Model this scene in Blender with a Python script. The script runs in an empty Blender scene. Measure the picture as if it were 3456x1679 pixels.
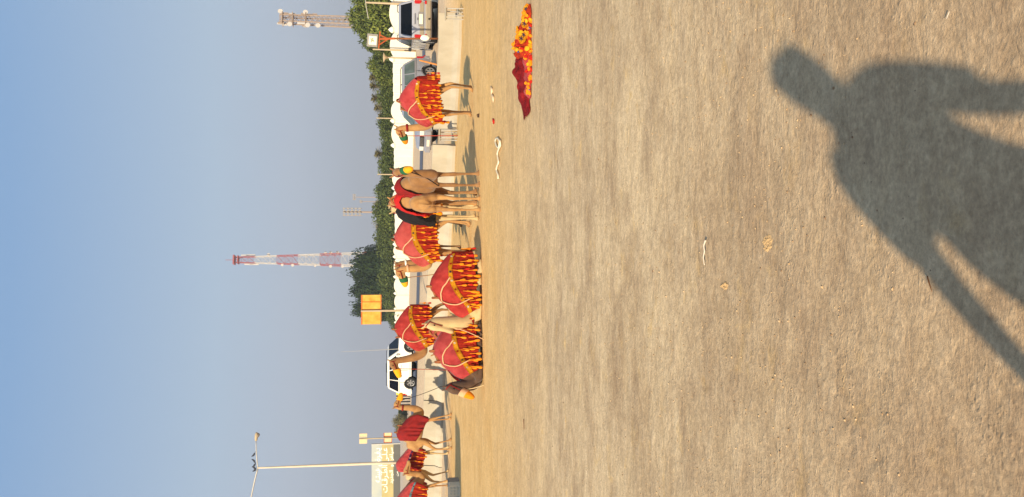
import bpy, bmesh, math, random
import numpy as np
from mathutils import Vector, Matrix, noise as mnoise
R = math.radians
random.seed(7); rng = np.random.default_rng(7)
S = bpy.context.scene
COL = S.collection

# ------------------------------------------------------------------ camera
F, H, TH = 2596.0, 1.85, R(8.28)          # focal length (px of a 3456 px picture), eye height, downward tilt
cT, sT = math.cos(TH), math.sin(TH)
cam = bpy.data.cameras.new('camera'); cam_o = bpy.data.objects.new('camera', cam); COL.objects.link(cam_o)
cam.sensor_fit = 'HORIZONTAL'; cam.sensor_width = 36; cam.lens = 36*F/3456
cam.clip_start = 0.05; cam.clip_end = 6000
m = Matrix(((0, 1, 0), (-sT, 0, -cT), (-cT, 0, sT)))   # the phone lay on its side: picture-left is up
cam_o.matrix_world = Matrix.Translation((0, 0, H)) @ m.to_4x4()
S.camera = cam_o
# ------------------------------------------------------------------ world, sun, exposure
SUN_AZ, SUN_EL = 205, 26
w = bpy.data.worlds.new('World'); S.world = w; w.use_nodes = True
nt = w.node_tree; nt.nodes.clear()
sky = nt.nodes.new('ShaderNodeTexSky'); sky.sky_type = 'NISHITA'; sky.sun_disc = False
sky.sun_elevation = R(SUN_EL); sky.sun_rotation = R(SUN_AZ)
sky.air_density = 1.0; sky.dust_density = 1.0; sky.ozone_density = 2.0
bg = nt.nodes.new('ShaderNodeBackground'); bg.inputs[1].default_value = 0.10
wo = nt.nodes.new('ShaderNodeOutputWorld')
# hazy daylight: the Nishita sky blended with a band by elevation only (the same all the way round)
tcw = nt.nodes.new('ShaderNodeTexCoord'); spw = nt.nodes.new('ShaderNodeSeparateXYZ'); nt.links.new(tcw.outputs['Generated'], spw.inputs[0])
rmp = nt.nodes.new('ShaderNodeValToRGB'); nt.links.new(spw.outputs[2], rmp.inputs[0])
def _l(c): return tuple(((v/255+.055)/1.055)**2.4 for v in c)
stops = [(0, (170,171,182)), (.05, (168,172,184)), (.13, (182,190,203)), (.22, (178,196,214)), (.42, (138,173,213)), (1, (150,180,214))]
while len(rmp.color_ramp.elements) < len(stops): rmp.color_ramp.elements.new(.5)
for e_, (p_, c_) in zip(rmp.color_ramp.elements, stops): e_.position = p_
for e_, (p_, c_) in zip(rmp.color_ramp.elements, stops): e_.color = (*_l(c_), 1)
sc_ = nt.nodes.new('ShaderNodeVectorMath'); sc_.operation = 'SCALE'; sc_.inputs[3].default_value = 10/2**.55
nt.links.new(rmp.outputs[0], sc_.inputs[0])
blend = nt.nodes.new('ShaderNodeMix'); blend.data_type = 'RGBA'; blend.inputs[0].default_value = .92
nt.links.new(sky.outputs[0], blend.inputs[6]); nt.links.new(sc_.outputs[0], blend.inputs[7])
nt.links.new(blend.outputs[2], bg.inputs[0]); nt.links.new(bg.outputs[0], wo.inputs[0])
sun = bpy.data.lights.new('sun', 'SUN'); sun.energy = 5.0; sun.angle = R(1.0); sun.color = (1.0, 0.85, 0.62)
sun_o = bpy.data.objects.new('sun', sun); COL.objects.link(sun_o)
to_sun = Vector((math.sin(R(SUN_AZ))*math.cos(R(SUN_EL)), math.cos(R(SUN_AZ))*math.cos(R(SUN_EL)), math.sin(R(SUN_EL))))
sun_o.rotation_euler = to_sun.to_track_quat('Z', 'Y').to_euler()
vs = S.view_settings; vs.view_transform = 'Standard'; vs.look = 'None'; vs.gamma = 1; vs.use_curve_mapping = False; vs.exposure = 0.55

# ------------------------------------------------------------------ helpers
def lin(c):
    return tuple(((v/255)/12.92 if v/255 <= .04045 else ((v/255+.055)/1.055)**2.4) for v in c)
_m = {}
def mat(name, rgb, rough=.8, var=.12, scale=6, metal=0, bump=0, spec=.3, rgb2=None, coat=0, stretch=None, sheen=0, trans=0):
    if name in _m: return _m[name]
    M = bpy.data.materials.new(name); M.use_nodes = True; _m[name] = M
    n = M.node_tree.nodes; l = M.node_tree.links; b = n['Principled BSDF']
    b.inputs['Roughness'].default_value = rough; b.inputs['Metallic'].default_value = metal
    b.inputs['Specular IOR Level'].default_value = spec
    if coat: b.inputs['Coat Weight'].default_value = coat; b.inputs['Coat Roughness'].default_value = .08
    if sheen: b.inputs['Sheen Weight'].default_value = sheen
    if trans: b.inputs['Transmission Weight'].default_value = trans
    tc = n.new('ShaderNodeTexCoord'); mp = n.new('ShaderNodeMapping'); l.new(tc.outputs['Object'], mp.inputs[0])
    if stretch: mp.inputs['Scale'].default_value = stretch
    nz = n.new('ShaderNodeTexNoise'); nz.inputs['Scale'].default_value = scale; nz.inputs['Detail'].default_value = 5
    nz.inputs['Roughness'].default_value = .6
    l.new(mp.outputs[0], nz.inputs[0])
    cr = n.new('ShaderNodeValToRGB'); cr.color_ramp.elements[0].position = .32; cr.color_ramp.elements[1].position = .68
    a = lin(rgb); c2 = lin(rgb2) if rgb2 else tuple(min(1, v*(1+var)) for v in a)
    a1 = a if rgb2 else tuple(v*(1-var) for v in a)
    cr.color_ramp.elements[0].color = (*a1, 1); cr.color_ramp.elements[1].color = (*c2, 1)
    l.new(nz.outputs[0], cr.inputs[0]); l.new(cr.outputs[0], b.inputs['Base Color'])
    if bump:
        bp = n.new('ShaderNodeBump'); bp.inputs['Strength'].default_value = bump; bp.inputs['Distance'].default_value = .02
        l.new(nz.outputs[0], bp.inputs['Height']); l.new(bp.outputs[0], b.inputs['Normal'])
    return M
def tag(o, label=None, cat=None, group=None, kind=None):
    if label: o['label'] = label
    if cat: o['category'] = cat
    if group: o['group'] = group
    if kind: o['kind'] = kind
    return o
def thing(name, label, cat, loc=(0,0,0), rz=0, group=None, sc=1):
    o = bpy.data.objects.new(name, None); COL.objects.link(o); o.empty_display_size = .3
    o.location = loc; o.rotation_euler = (0, 0, rz); o.scale = (sc,)*3
    return tag(o, label, cat, group)
def link(name, me, parent=None, loc=None, rot=None, sc=None):
    o = bpy.data.objects.new(name, me); COL.objects.link(o)
    if parent: o.parent = parent
    if loc is not None: o.location = loc
    if rot is not None: o.rotation_euler = rot
    if sc is not None: o.scale = sc if hasattr(sc, '__len__') else (sc,)*3
    return o
def finish(bm, name, material, parent=None, smooth=False, loc=None, rot=None, sc=None):
    me = bpy.data.meshes.new(name); bmesh.ops.recalc_face_normals(bm, faces=bm.faces); bm.to_mesh(me); bm.free()
    if smooth:
        me.polygons.foreach_set('use_smooth', [True]*len(me.polygons))
    if material: me.materials.append(material)
    return link(name, me, parent, loc, rot, sc)
def box(bm, c, s, rz=0, taper=None, bev=0, ry=0, rx=0):
    M_ = Matrix.Translation(c) @ Matrix.Rotation(rz, 4, 'Z') @ Matrix.Rotation(ry, 4, 'Y') @ Matrix.Rotation(rx, 4, 'X')
    vs_ = []
    for z in (-.5, .5):
        k = taper if (taper and z > 0) else 1
        for x, y in ((-.5,-.5),(.5,-.5),(.5,.5),(-.5,.5)):
            vs_.append(bm.verts.new(M_ @ Vector((x*s[0]*k, y*s[1]*k, z*s[2]))))
    fs = [bm.faces.new([vs_[i] for i in f]) for f in ((3,2,1,0),(4,5,6,7),(0,1,5,4),(1,2,6,5),(2,3,7,6),(3,0,4,7))]
    if bev:
        es = list({e for f in fs for e in f.edges})
        bmesh.ops.bevel(bm, geom=es, offset=bev, segments=2, affect='EDGES', profile=.6)
def tube(bm, pts, rad, n=8, ref=(0,1,0), sub=1, cap=True):
    """closed tube; rad entries are r or (lateral, other)"""
    pts = [Vector(p) for p in pts]
    if not hasattr(rad, '__len__'): rad = [rad]*len(pts)
    rad = [(r, r) if not hasattr(r, '__len__') else r for r in rad]
    if sub > 1 and len(pts) > 2:
        P, Q = [], []
        for i in range(len(pts)-1):
            p0 = pts[max(i-1,0)]; p1 = pts[i]; p2 = pts[i+1]; p3 = pts[min(i+2,len(pts)-1)]
            for k in range(sub):
                t = k/sub
                P.append(.5*((2*p1)+(p2-p0)*t+(2*p0-5*p1+4*p2-p3)*t*t+(3*p1-p0-3*p2+p3)*t**3))
                u = t*t*(3-2*t)
                Q.append((rad[i][0]*(1-u)+rad[i+1][0]*u, rad[i][1]*(1-u)+rad[i+1][1]*u))
        P.append(pts[-1]); Q.append(rad[-1]); pts, rad = P, Q
    ref = Vector(ref); rings = []
    for i, p in enumerate(pts):
        t = (pts[min(i+1,len(pts)-1)]-pts[max(i-1,0)])
        if t.length < 1e-9: t = Vector((0,0,1))
        t.normalize(); s = ref-t*ref.dot(t)
        if s.length < .05: s = Vector((1,0,0))-t*t.x
        s.normalize(); o_ = t.cross(s)
        rings.append([bm.verts.new(p+s*(math.cos(a)*rad[i][0])+o_*(math.sin(a)*rad[i][1])) for a in [2*math.pi*k/n for k in range(n)]])
    for a, b in zip(rings, rings[1:]):
        for k in range(n):
            bm.faces.new((a[k], a[(k+1)%n], b[(k+1)%n], b[k]))
    if cap:
        bm.faces.new(list(reversed(rings[0]))); bm.faces.new(rings[-1])
def ball(bm, c, r, u=10, v=7):
    r = r if hasattr(r, '__len__') else (r,)*3
    bmesh.ops.create_uvsphere(bm, u_segments=u, v_segments=v, radius=1, matrix=Matrix.Translation(c) @ Matrix.Diagonal((*r, 1)))
def remesh(bm, name, voxel, smooth=3, parent=None, material=None):
    """melt overlapping volumes into one continuous skin"""
    me = bpy.data.meshes.new(name); bmesh.ops.recalc_face_normals(bm, faces=bm.faces); bm.to_mesh(me); bm.free()
    tmp = bpy.data.objects.new('tmp', me); COL.objects.link(tmp)
    md = tmp.modifiers.new('r', 'REMESH'); md.mode = 'VOXEL'; md.voxel_size = voxel; md.use_smooth_shade = True
    ms = tmp.modifiers.new('s', 'SMOOTH'); ms.iterations = smooth; ms.factor = .5
    dg = bpy.context.evaluated_depsgraph_get()
    out = bpy.data.meshes.new_from_object(tmp.evaluated_get(dg)); out.name = name
    out.polygons.foreach_set('use_smooth', [True]*len(out.polygons))
    bpy.data.objects.remove(tmp); bpy.data.meshes.remove(me)
    out.materials.clear()
    if material: out.materials.append(material)
    return link(name, out, parent)

# ------------------------------------------------------------------ terrain height
def hash2(ix, iy, s):
    h = (ix.astype(np.int64)*374761393 + iy.astype(np.int64)*668265263 + s*974634777) & 0xffffffff
    h = ((h ^ (h >> 13))*1274126177) & 0xffffffff
    return ((h ^ (h >> 16)) & 0xffff)/65535.0
def vnoise(x, y, s=0):
    ix = np.floor(x); iy = np.floor(y); fx = x-ix; fy = y-iy
    fx = fx*fx*(3-2*fx); fy = fy*fy*(3-2*fy)
    a = hash2(ix, iy, s); b = hash2(ix+1, iy, s); c = hash2(ix, iy+1, s); d = hash2(ix+1, iy+1, s)
    return (a+(b-a)*fx)*(1-fy)+(c+(d-c)*fx)*fy-.5
def fbm(x, y, o=4, s=0):
    v = 0; a = 1; t = 0
    for i in range(o):
        v = v+a*vnoise(x, y, s+i*17); t += a; a *= .5; x = x*2.03+11.3; y = y*2.03+5.1
    return v/t
def ss(a, b, x):
    t = np.clip((x-a)/(b-a), 0, 1); return t*t*(3-2*t)
def zbase(X, Y):
    X = np.asarray(X, float); Y = np.asarray(Y, float)
    yc = 17+2.2*ss(.5, 4, X)                                   # low crest where the packed ground ends
    dip = np.interp(X, [-9, -3, 2, 6], [-.06, -.08, -.13, -.27])
    zb = np.interp(X, [-10, -7, -3, 4, 7.6, 12], [-.10, -.10, .0, -.18, -.40, -.42])
    zs = np.clip(.62-.025*X, .1, .95)
    z = np.where(Y < yc, 0, dip*ss(0, 2.6, Y-yc))
    z = z+(zb-dip)*ss(22, 28, Y)
    z = z+(.02-zb)*ss(29.2, 33, Y)
    z = z+(zs-.02)*ss(38, 45.5, Y)
    z = z+(.25-zs)*ss(62, 75, Y)
    return z
def zg(X, Y): return float(zbase(X, Y))
def ray(px, py):
    a = (839.5-py)/F; b = (px-1728)/F
    return Vector((a, cT-b*sT, -sT-b*cT))
def at(px, py, d):
    """world point seen at photo pixel (px, py), d metres off along the lens axis"""
    return Vector((0, 0, H))+ray(px, py)*d
def gp(py, d, px=None):
    """ground point in photo row py at depth d"""
    X = (839.5-py)/F*d; z = 0
    for _ in range(4):
        Y = (d-(H-z)*sT)/cT; z = zg(X, Y)
    return Vector((X, Y, z))

# ------------------------------------------------------------------ materials
SAND = bpy.data.materials.new('sand_ground'); SAND.use_nodes = True
def build_sand():
    n = SAND.node_tree.nodes; l = SAND.node_tree.links; b = n['Principled BSDF']
    b.inputs['Roughness'].default_value = .95; b.inputs['Specular IOR Level'].default_value = .12
    tc = n.new('ShaderNodeTexCoord')
    def nz(scale, st, detail=6, rough=.6, dist=0):
        mp = n.new('ShaderNodeMapping'); mp.inputs['Scale'].default_value = st; l.new(tc.outputs['Object'], mp.inputs[0])
        t = n.new('ShaderNodeTexNoise'); t.inputs['Scale'].default_value = scale; t.inputs['Detail'].default_value = detail
        t.inputs['Roughness'].default_value = rough; t.inputs['Distortion'].default_value = dist
        l.new(mp.outputs[0], t.inputs[0]); return t.outputs[0]
    def ramp(src, p0, c0, p1, c1):
        r = n.new('ShaderNodeValToRGB'); r.color_ramp.elements[0].position = p0; r.color_ramp.elements[1].position = p1
        r.color_ramp.elements[0].color = c0; r.color_ramp.elements[1].color = c1; l.new(src, r.inputs[0]); return r.outputs[0]
    def mix(fac, a, c, mode='MIX'):
        x = n.new('ShaderNodeMix'); x.data_type = 'RGBA'; x.blend_type = mode
        if isinstance(fac, float): x.inputs[0].default_value = fac
        else: l.new(fac, x.inputs[0])
        for s_, i in ((a, 6), (c, 7)):
            if isinstance(s_, tuple): x.inputs[i].default_value = s_
            else: l.new(s_, x.inputs[i])
        return x.outputs[2]
    W = lambda *c: (*lin(c), 1)
    big = nz(.9, (.55, 1.5, 1), 5, .6, .6)
    streak = nz(5, (.6, 1.7, 1), 9, .72, .6)
    fine = nz(60, (.8, 1.1, 1), 8, .8)
    near = mix(ramp(big, .36, (0,0,0,1), .66, (1,1,1,1)), W(184,158,123), W(212,187,149))
    near = mix(ramp(streak, .38, (0,0,0,1), .70, (.55,.55,.55,1)), near, W(210,188,156))
    # loose yellow sand patches
    patch = nz(2.6, (.9, 1.3, 1), 8, .72, .4)
    near = mix(ramp(patch, .57, (0,0,0,1), .67, (.7,.7,.7,1)), near, W(212,178,122))
    sepx = n.new('ShaderNodeSeparateXYZ'); l.new(tc.outputs['Object'], sepx.inputs[0])
    dark = ramp(nz(1.6, (.7, 1.3, 1), 7, .7, .5), .46, (0,0,0,1), .62, (.45,.45,.45,1))
    near = mix(dark, near, W(150,124,98))
    # trodden browner earth in the nearest few metres
    mrb = n.new('ShaderNodeMapRange'); mrb.inputs[1].default_value = 5.5; mrb.inputs[2].default_value = 1.8; mrb.inputs[4].default_value = .70; l.new(sepx.outputs[1], mrb.inputs[0])
    near = mix(mrb.outputs[0], near, W(172,143,113))
    far = mix(ramp(nz(.9, (.8, 1.3, 1), 9, .75), .35, (0,0,0,1), .68, (1,1,1,1)), W(206,166,106), W(222,186,130))
    # transition to yellow sand from about 11 m on, wobbling
    mr = n.new('ShaderNodeMath'); mr.operation = 'MULTIPLY_ADD'; mr.inputs[1].default_value = 5.0; l.new(big, mr.inputs[0]); l.new(sepx.outputs[1], mr.inputs[2])
    tr = n.new('ShaderNodeMapRange'); tr.inputs[1].default_value = 11.5; tr.inputs[2].default_value = 18.5; l.new(mr.outputs[0], tr.inputs[0])
    col = mix(tr.outputs[0], near, far)
    # beyond the barrier it is dusty grey-pink hardstanding
    tr2 = n.new('ShaderNodeMapRange'); tr2.inputs[1].default_value = 29; tr2.inputs[2].default_value = 33; l.new(sepx.outputs[1], tr2.inputs[0])
    col = mix(tr2.outputs[0], col, W(204,180,150))
    # grit at several sizes, so it holds at every distance
    g1 = nz(4.5, (.75, 1.1, 1), 3, .6, .3); g2_ = nz(13, (.8, 1.1, 1), 3, .65, .3); g3 = nz(34, (1, 1, 1), 4, .7)
    for g_, lo_, hi_ in ((g1, .95, 1.08), (g2_, .91, 1.12), (g3, .90, 1.13)):
        col = mix(1.0, col, ramp(g_, .36, (lo_, lo_*.985, lo_*.97, 1), .64, (hi_, hi_, hi_*.99, 1)), 'MULTIPLY')
    # crumbs of loose earth, in patches
    vor = n.new('ShaderNodeTexVoronoi'); vor.inputs['Scale'].default_value = 48; l.new(tc.outputs['Object'], vor.inputs[0])
    cr_ = ramp(vor.outputs['Distance'], .10, (1,1,1,1), .42, (0,0,0,1))
    cg = ramp(nz(3.2, (.8, 1.4, 1), 6, .7, .5), .52, (0,0,0,1), .62, (1,1,1,1))
    crumb = n.new('ShaderNodeMath'); crumb.operation = 'MULTIPLY'; l.new(cr_, crumb.inputs[0]); l.new(cg, crumb.inputs[1])
    grain = ramp(fine, .34, (.76,.75,.74,1), .66, (1.15,1.15,1.14,1))
    col = mix(1.0, col, grain, 'MULTIPLY')
    spk = n.new('ShaderNodeTexVoronoi'); spk.inputs['Scale'].default_value = 26; l.new(tc.outputs['Object'], spk.inputs[0])
    dots = ramp(spk.outputs['Distance'], .05, (1,1,1,1), .10, (0,0,0,1))
    sel = n.new('ShaderNodeSeparateColor'); l.new(spk.outputs['Color'], sel.inputs[0])
    gate = n.new('ShaderNodeMath'); gate.operation = 'GREATER_THAN'; gate.inputs[1].default_value = .86; l.new(sel.outputs[0], gate.inputs[0])
    gm = n.new('ShaderNodeMath'); gm.operation = 'MULTIPLY'; l.new(gate.outputs[0], gm.inputs[0]); l.new(dots, gm.inputs[1])
    g2 = n.new('ShaderNodeMath'); g2.operation = 'GREATER_THAN'; g2.inputs[1].default_value = .45; l.new(sel.outputs[1], g2.inputs[0])
    stone = mix(g2.outputs[0], W(92,72,52), W(232,208,168))
    col = mix(gm.outputs[0], col, stone)
    l.new(col, b.inputs['Base Color'])
    hsum = n.new('ShaderNodeMath'); hsum.operation = 'MULTIPLY_ADD'; hsum.inputs[1].default_value = .35; l.new(fine, hsum.inputs[0]); l.new(streak, hsum.inputs[2])
    h2 = n.new('ShaderNodeMath'); h2.operation = 'MULTIPLY_ADD'; h2.inputs[1].default_value = .25; l.new(gm.outputs[0], h2.inputs[0]); l.new(hsum.outputs[0], h2.inputs[2])
    hb = h2
    for src, wgt in ((g2_, .6), (g3, .45), (crumb.outputs[0], .26)):
        ha = n.new('ShaderNodeMath'); ha.operation = 'MULTIPLY_ADD'; ha.inputs[1].default_value = wgt; l.new(src, ha.inputs[0]); l.new(hb.outputs[0], ha.inputs[2]); hb = ha
    h2 = hb
    bp = n.new('ShaderNodeBump'); bp.inputs['Strength'].default_value = .7; bp.inputs['Distance'].default_value = .02
    l.new(h2.outputs[0], bp.inputs['Height']); l.new(bp.outputs[0], b.inputs['Normal'])
build_sand()
ASPH = mat('asphalt', (88,92,104), .9, .12, 3, bump=.2)
CONC = mat('concrete', (162,152,132), .9, rgb2=(178,169,150), scale=2.2, bump=.15, stretch=(1,1,.4))
WHITEW = mat('white_paint', (232,226,208), .7, .04, 2)
GALV = mat('galvanised_steel', (176,172,164), .5, .1, 8, metal=.3)
CREAMP = mat('cream_pole_paint', (176,156,124), .6, .08, 3)
ORANGE_RUST = mat('orange_rust', (168,84,44), .8, .2, 10)
BLACK = mat('black_rubber', (22,22,23), .8, .1, 20)
GLASSD = mat('dark_glass', (8,9,10), .12, .05, 4, spec=.25)
GLASSG = mat('green_glass', (84,96,92), .1, .3, 2.5, spec=.6)
SILVER = mat('silver_car_paint', (160,160,166), .35, .04, 3, metal=.35, coat=.5)
CHAMP = mat('champagne_car_paint', (148,136,116), .4, .04, 3, metal=.3, coat=.4)
WCAR = mat('white_car_paint', (222,218,208), .35, .02, 3, coat=.5)
REDLAMP = mat('red_lamp', (170,18,22), .25, .15, 14, spec=.5)
CLEARLAMP = mat('clear_lamp', (226,222,206), .2, .1, 14, spec=.6)
ALLOY = mat('alloy', (150,148,146), .4, .08, 9, metal=.5)
PLATE = mat('plate_white', (226,216,190), .5, .04, 9)
CHROME = mat('chrome', (190,190,190), .2, .05, 9, metal=.9)
GRILLE = mat('grille_plastic', (34,35,38), .6, .1, 9)
RED_TOP = mat('faded_red_cloth', (196,64,64), .92, rgb2=(218,94,92), scale=4, bump=.5, sheen=.15)
RED_LOW = mat('deep_red_cloth', (140,24,16), .92, rgb2=(204,56,28), scale=11, bump=.5, stretch=(1.6,1,.12))
RED_DARK = mat('dark_red_cloth', (124,22,20), .92, .2, 6, bump=.35)
YEL = mat('yellow_trim', (222,156,22), .85, .12, 16, bump=.3)
ORG = mat('orange_wool', (222,132,14), .95, .14, 40, bump=.5)
REDW = mat('red_wool', (176,30,16), .95, .14, 40, bump=.5)
ROPEW = mat('cream_rope', (206,160,120), .9, .1, 30, bump=.3)
ROPER = mat('red_rope', (170,70,54), .9, .1, 30)
RED_BRT = mat('bright_red_cloth', (186,28,24), .92, .16, 6, bump=.4)
BLACKC = mat('black_cloth', (26,20,18), .95, .2, 12, bump=.3)
BLUEC = mat('light_blue_trim', (120,158,168), .9, .1, 12)
PURP = mat('purple_trim', (84,40,96), .9, .1, 12)
NAVY = mat('navy_thread', (34,34,66), .9, .1, 12)
GREENC = mat('green_cloth', (34,92,58), .9, .1, 12)
WOODB = mat('saddle_wood', (142,84,48), .8, .25, 14, bump=.3)
EYE = mat('dark_eye', (12,8,6), .15, .05, 9, spec=.6)
HOOF = mat('horn', (70,48,34), .7, .1, 9)
def hide(name, a, b2): return mat(name, a, .92, rgb2=b2, scale=3.2, bump=.25, sheen=.2)
TAN = hide('tan_coat', (146,104,60), (180,138,86))
BROWN = hide('brown_coat', (118,82,48), (150,110,68))
CREAM = hide('cream_coat', (178,150,106), (198,174,128))
DARKB = hide('dark_brown_coat', (66,48,38), (96,72,54))

# ------------------------------------------------------------------ ground sheet
def build_ground():
    ys = [-30, -15, -6, -2, 0]
    y = .55
    while y < 70: ys.append(y); y *= 1.0055
    while y < 4500: ys.append(y); y *= 1.06
    tc_ = np.linspace(-.40, .40, 460)
    t = np.concatenate([[-9, -5, -3, -2, -1.4, -1, -.8, -.65, -.55, -.48], tc_, [.48, .55, .65, .8, 1, 1.4, 2, 3, 5, 9]])
    ys = np.array(ys); Yg, Tg = np.meshgrid(ys, t, indexing='ij')
    Xg = Tg*(np.maximum(Yg, 0)+1.2)
    Z = zbase(Xg, Yg)
    fade = 1/(1+(np.maximum(Yg, 0)/26)**2)
    d = .030*fbm(Xg*.35, Yg*.9, 3, 1)
    d += .008*fbm(Xg*1.3, Yg*2.2, 5, 5)
    near = 1/(1+(np.maximum(Yg, 0)/6)**3)
    rough_patch = ss(.04, .16, fbm(Xg*1.1+7, Yg*1.7, 4, 9))
    d += near*rough_patch*.010*fbm(Xg*34, Yg*40, 4, 13)
    d += near*.004*fbm(Xg*30, Yg*40, 3, 21)
    Z = Z+d*fade*np.where(Yg < 60, 1, 0)
    n0, n1 = Yg.shape
    co = np.stack([Xg, Yg, Z], -1).reshape(-1, 3)
    idx = np.arange(n0*n1).reshape(n0, n1)
    q = np.stack([idx[:-1,:-1], idx[:-1,1:], idx[1:,1:], idx[1:,:-1]], -1).reshape(-1, 4)
    me = bpy.data.meshes.new('ground'); me.vertices.add(len(co)); me.vertices.foreach_set('co', co.ravel())
    me.loops.add(q.size); me.loops.foreach_set('vertex_index', q.ravel())
    me.polygons.add(len(q)); me.polygons.foreach_set('loop_start', np.arange(0, q.size, 4)); me.polygons.foreach_set('loop_total', np.full(len(q), 4))
    me.polygons.foreach_set('use_smooth', np.ones(len(q), bool)); me.update(calc_edges=True); me.materials.append(SAND)
    o = link('ground', me); tag(o, kind='structure')
build_ground()

def ribbon(name, pts, width, material, dz=.02, n=60, kind='structure'):
    pts = np.array(pts, float); s = np.linspace(0, len(pts)-1, n)
    cx = np.interp(s, range(len(pts)), pts[:,0]); cy = np.interp(s, range(len(pts)), pts[:,1])
    bm = bmesh.new(); prev = None
    for i in range(n):
        a, b = max(i-1,0), min(i+1,n-1); t = Vector((cx[b]-cx[a], cy[b]-cy[a])).normalized(); nn = Vector((-t.y, t.x))
        row = []
        for k in np.linspace(-.5, .5, 9):
            x, y = cx[i]+nn.x*width*k, cy[i]+nn.y*width*k
            row.append(bm.verts.new((x, y, zg(x, y)+dz)))
        if prev:
            for k in range(8): bm.faces.new((prev[k], prev[k+1], row[k+1], row[k]))
        prev = row
    o = finish(bm, name, material); tag(o, kind=kind); return o
ribbon('road', [(60,56),(25,53),(13,51),(3,50),(-6.5,50.5),(-12,57),(-20,72),(-40,100)], 7.5, ASPH)

# ------------------------------------------------------------------ camel
def bend(p, yaw, x0=.5, x1=1.05):
    p = Vector(p)
    if yaw == 0 or p.x <= x0: return p
    k = min(1, (p.x-x0)/(x1-x0)); k = k*k*(3-2*k)
    a = yaw*k; d = p.x-x0
    return Vector((x0+math.cos(a)*d-math.sin(a)*p.y, math.sin(a)*d+math.cos(a)*p.y, p.z))
TS = [(-.88,1.42,.04,.06), (-.82,1.41,.13,.19), (-.66,1.43,.20,.29), (-.42,1.43,.22,.28), (-.12,1.42,.265,.33), (.18,1.40,.265,.37), (.44,1.38,.21,.35), (.60,1.36,.15,.25), (.68,1.35,.07,.12)]
XS = .84          # dromedaries are short-coupled: length factor
def ztop_cloth(x):
    return float(np.interp(x, [-.95,-.8,-.55,-.28,-.12,.02,.2,.45,.66], [1.62,1.74,1.90,2.04,2.075,2.06,1.94,1.74,1.62]))
def ztop(x):
    xs = [s[0] for s in TS]; zt = np.interp(x, xs, [s[1]+s[3] for s in TS])
    h = 0
    u = (x+.10)/.44
    if abs(u) < 1: h = 1.76+.29*math.sqrt(1-u*u)
    return max(zt, h)
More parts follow.
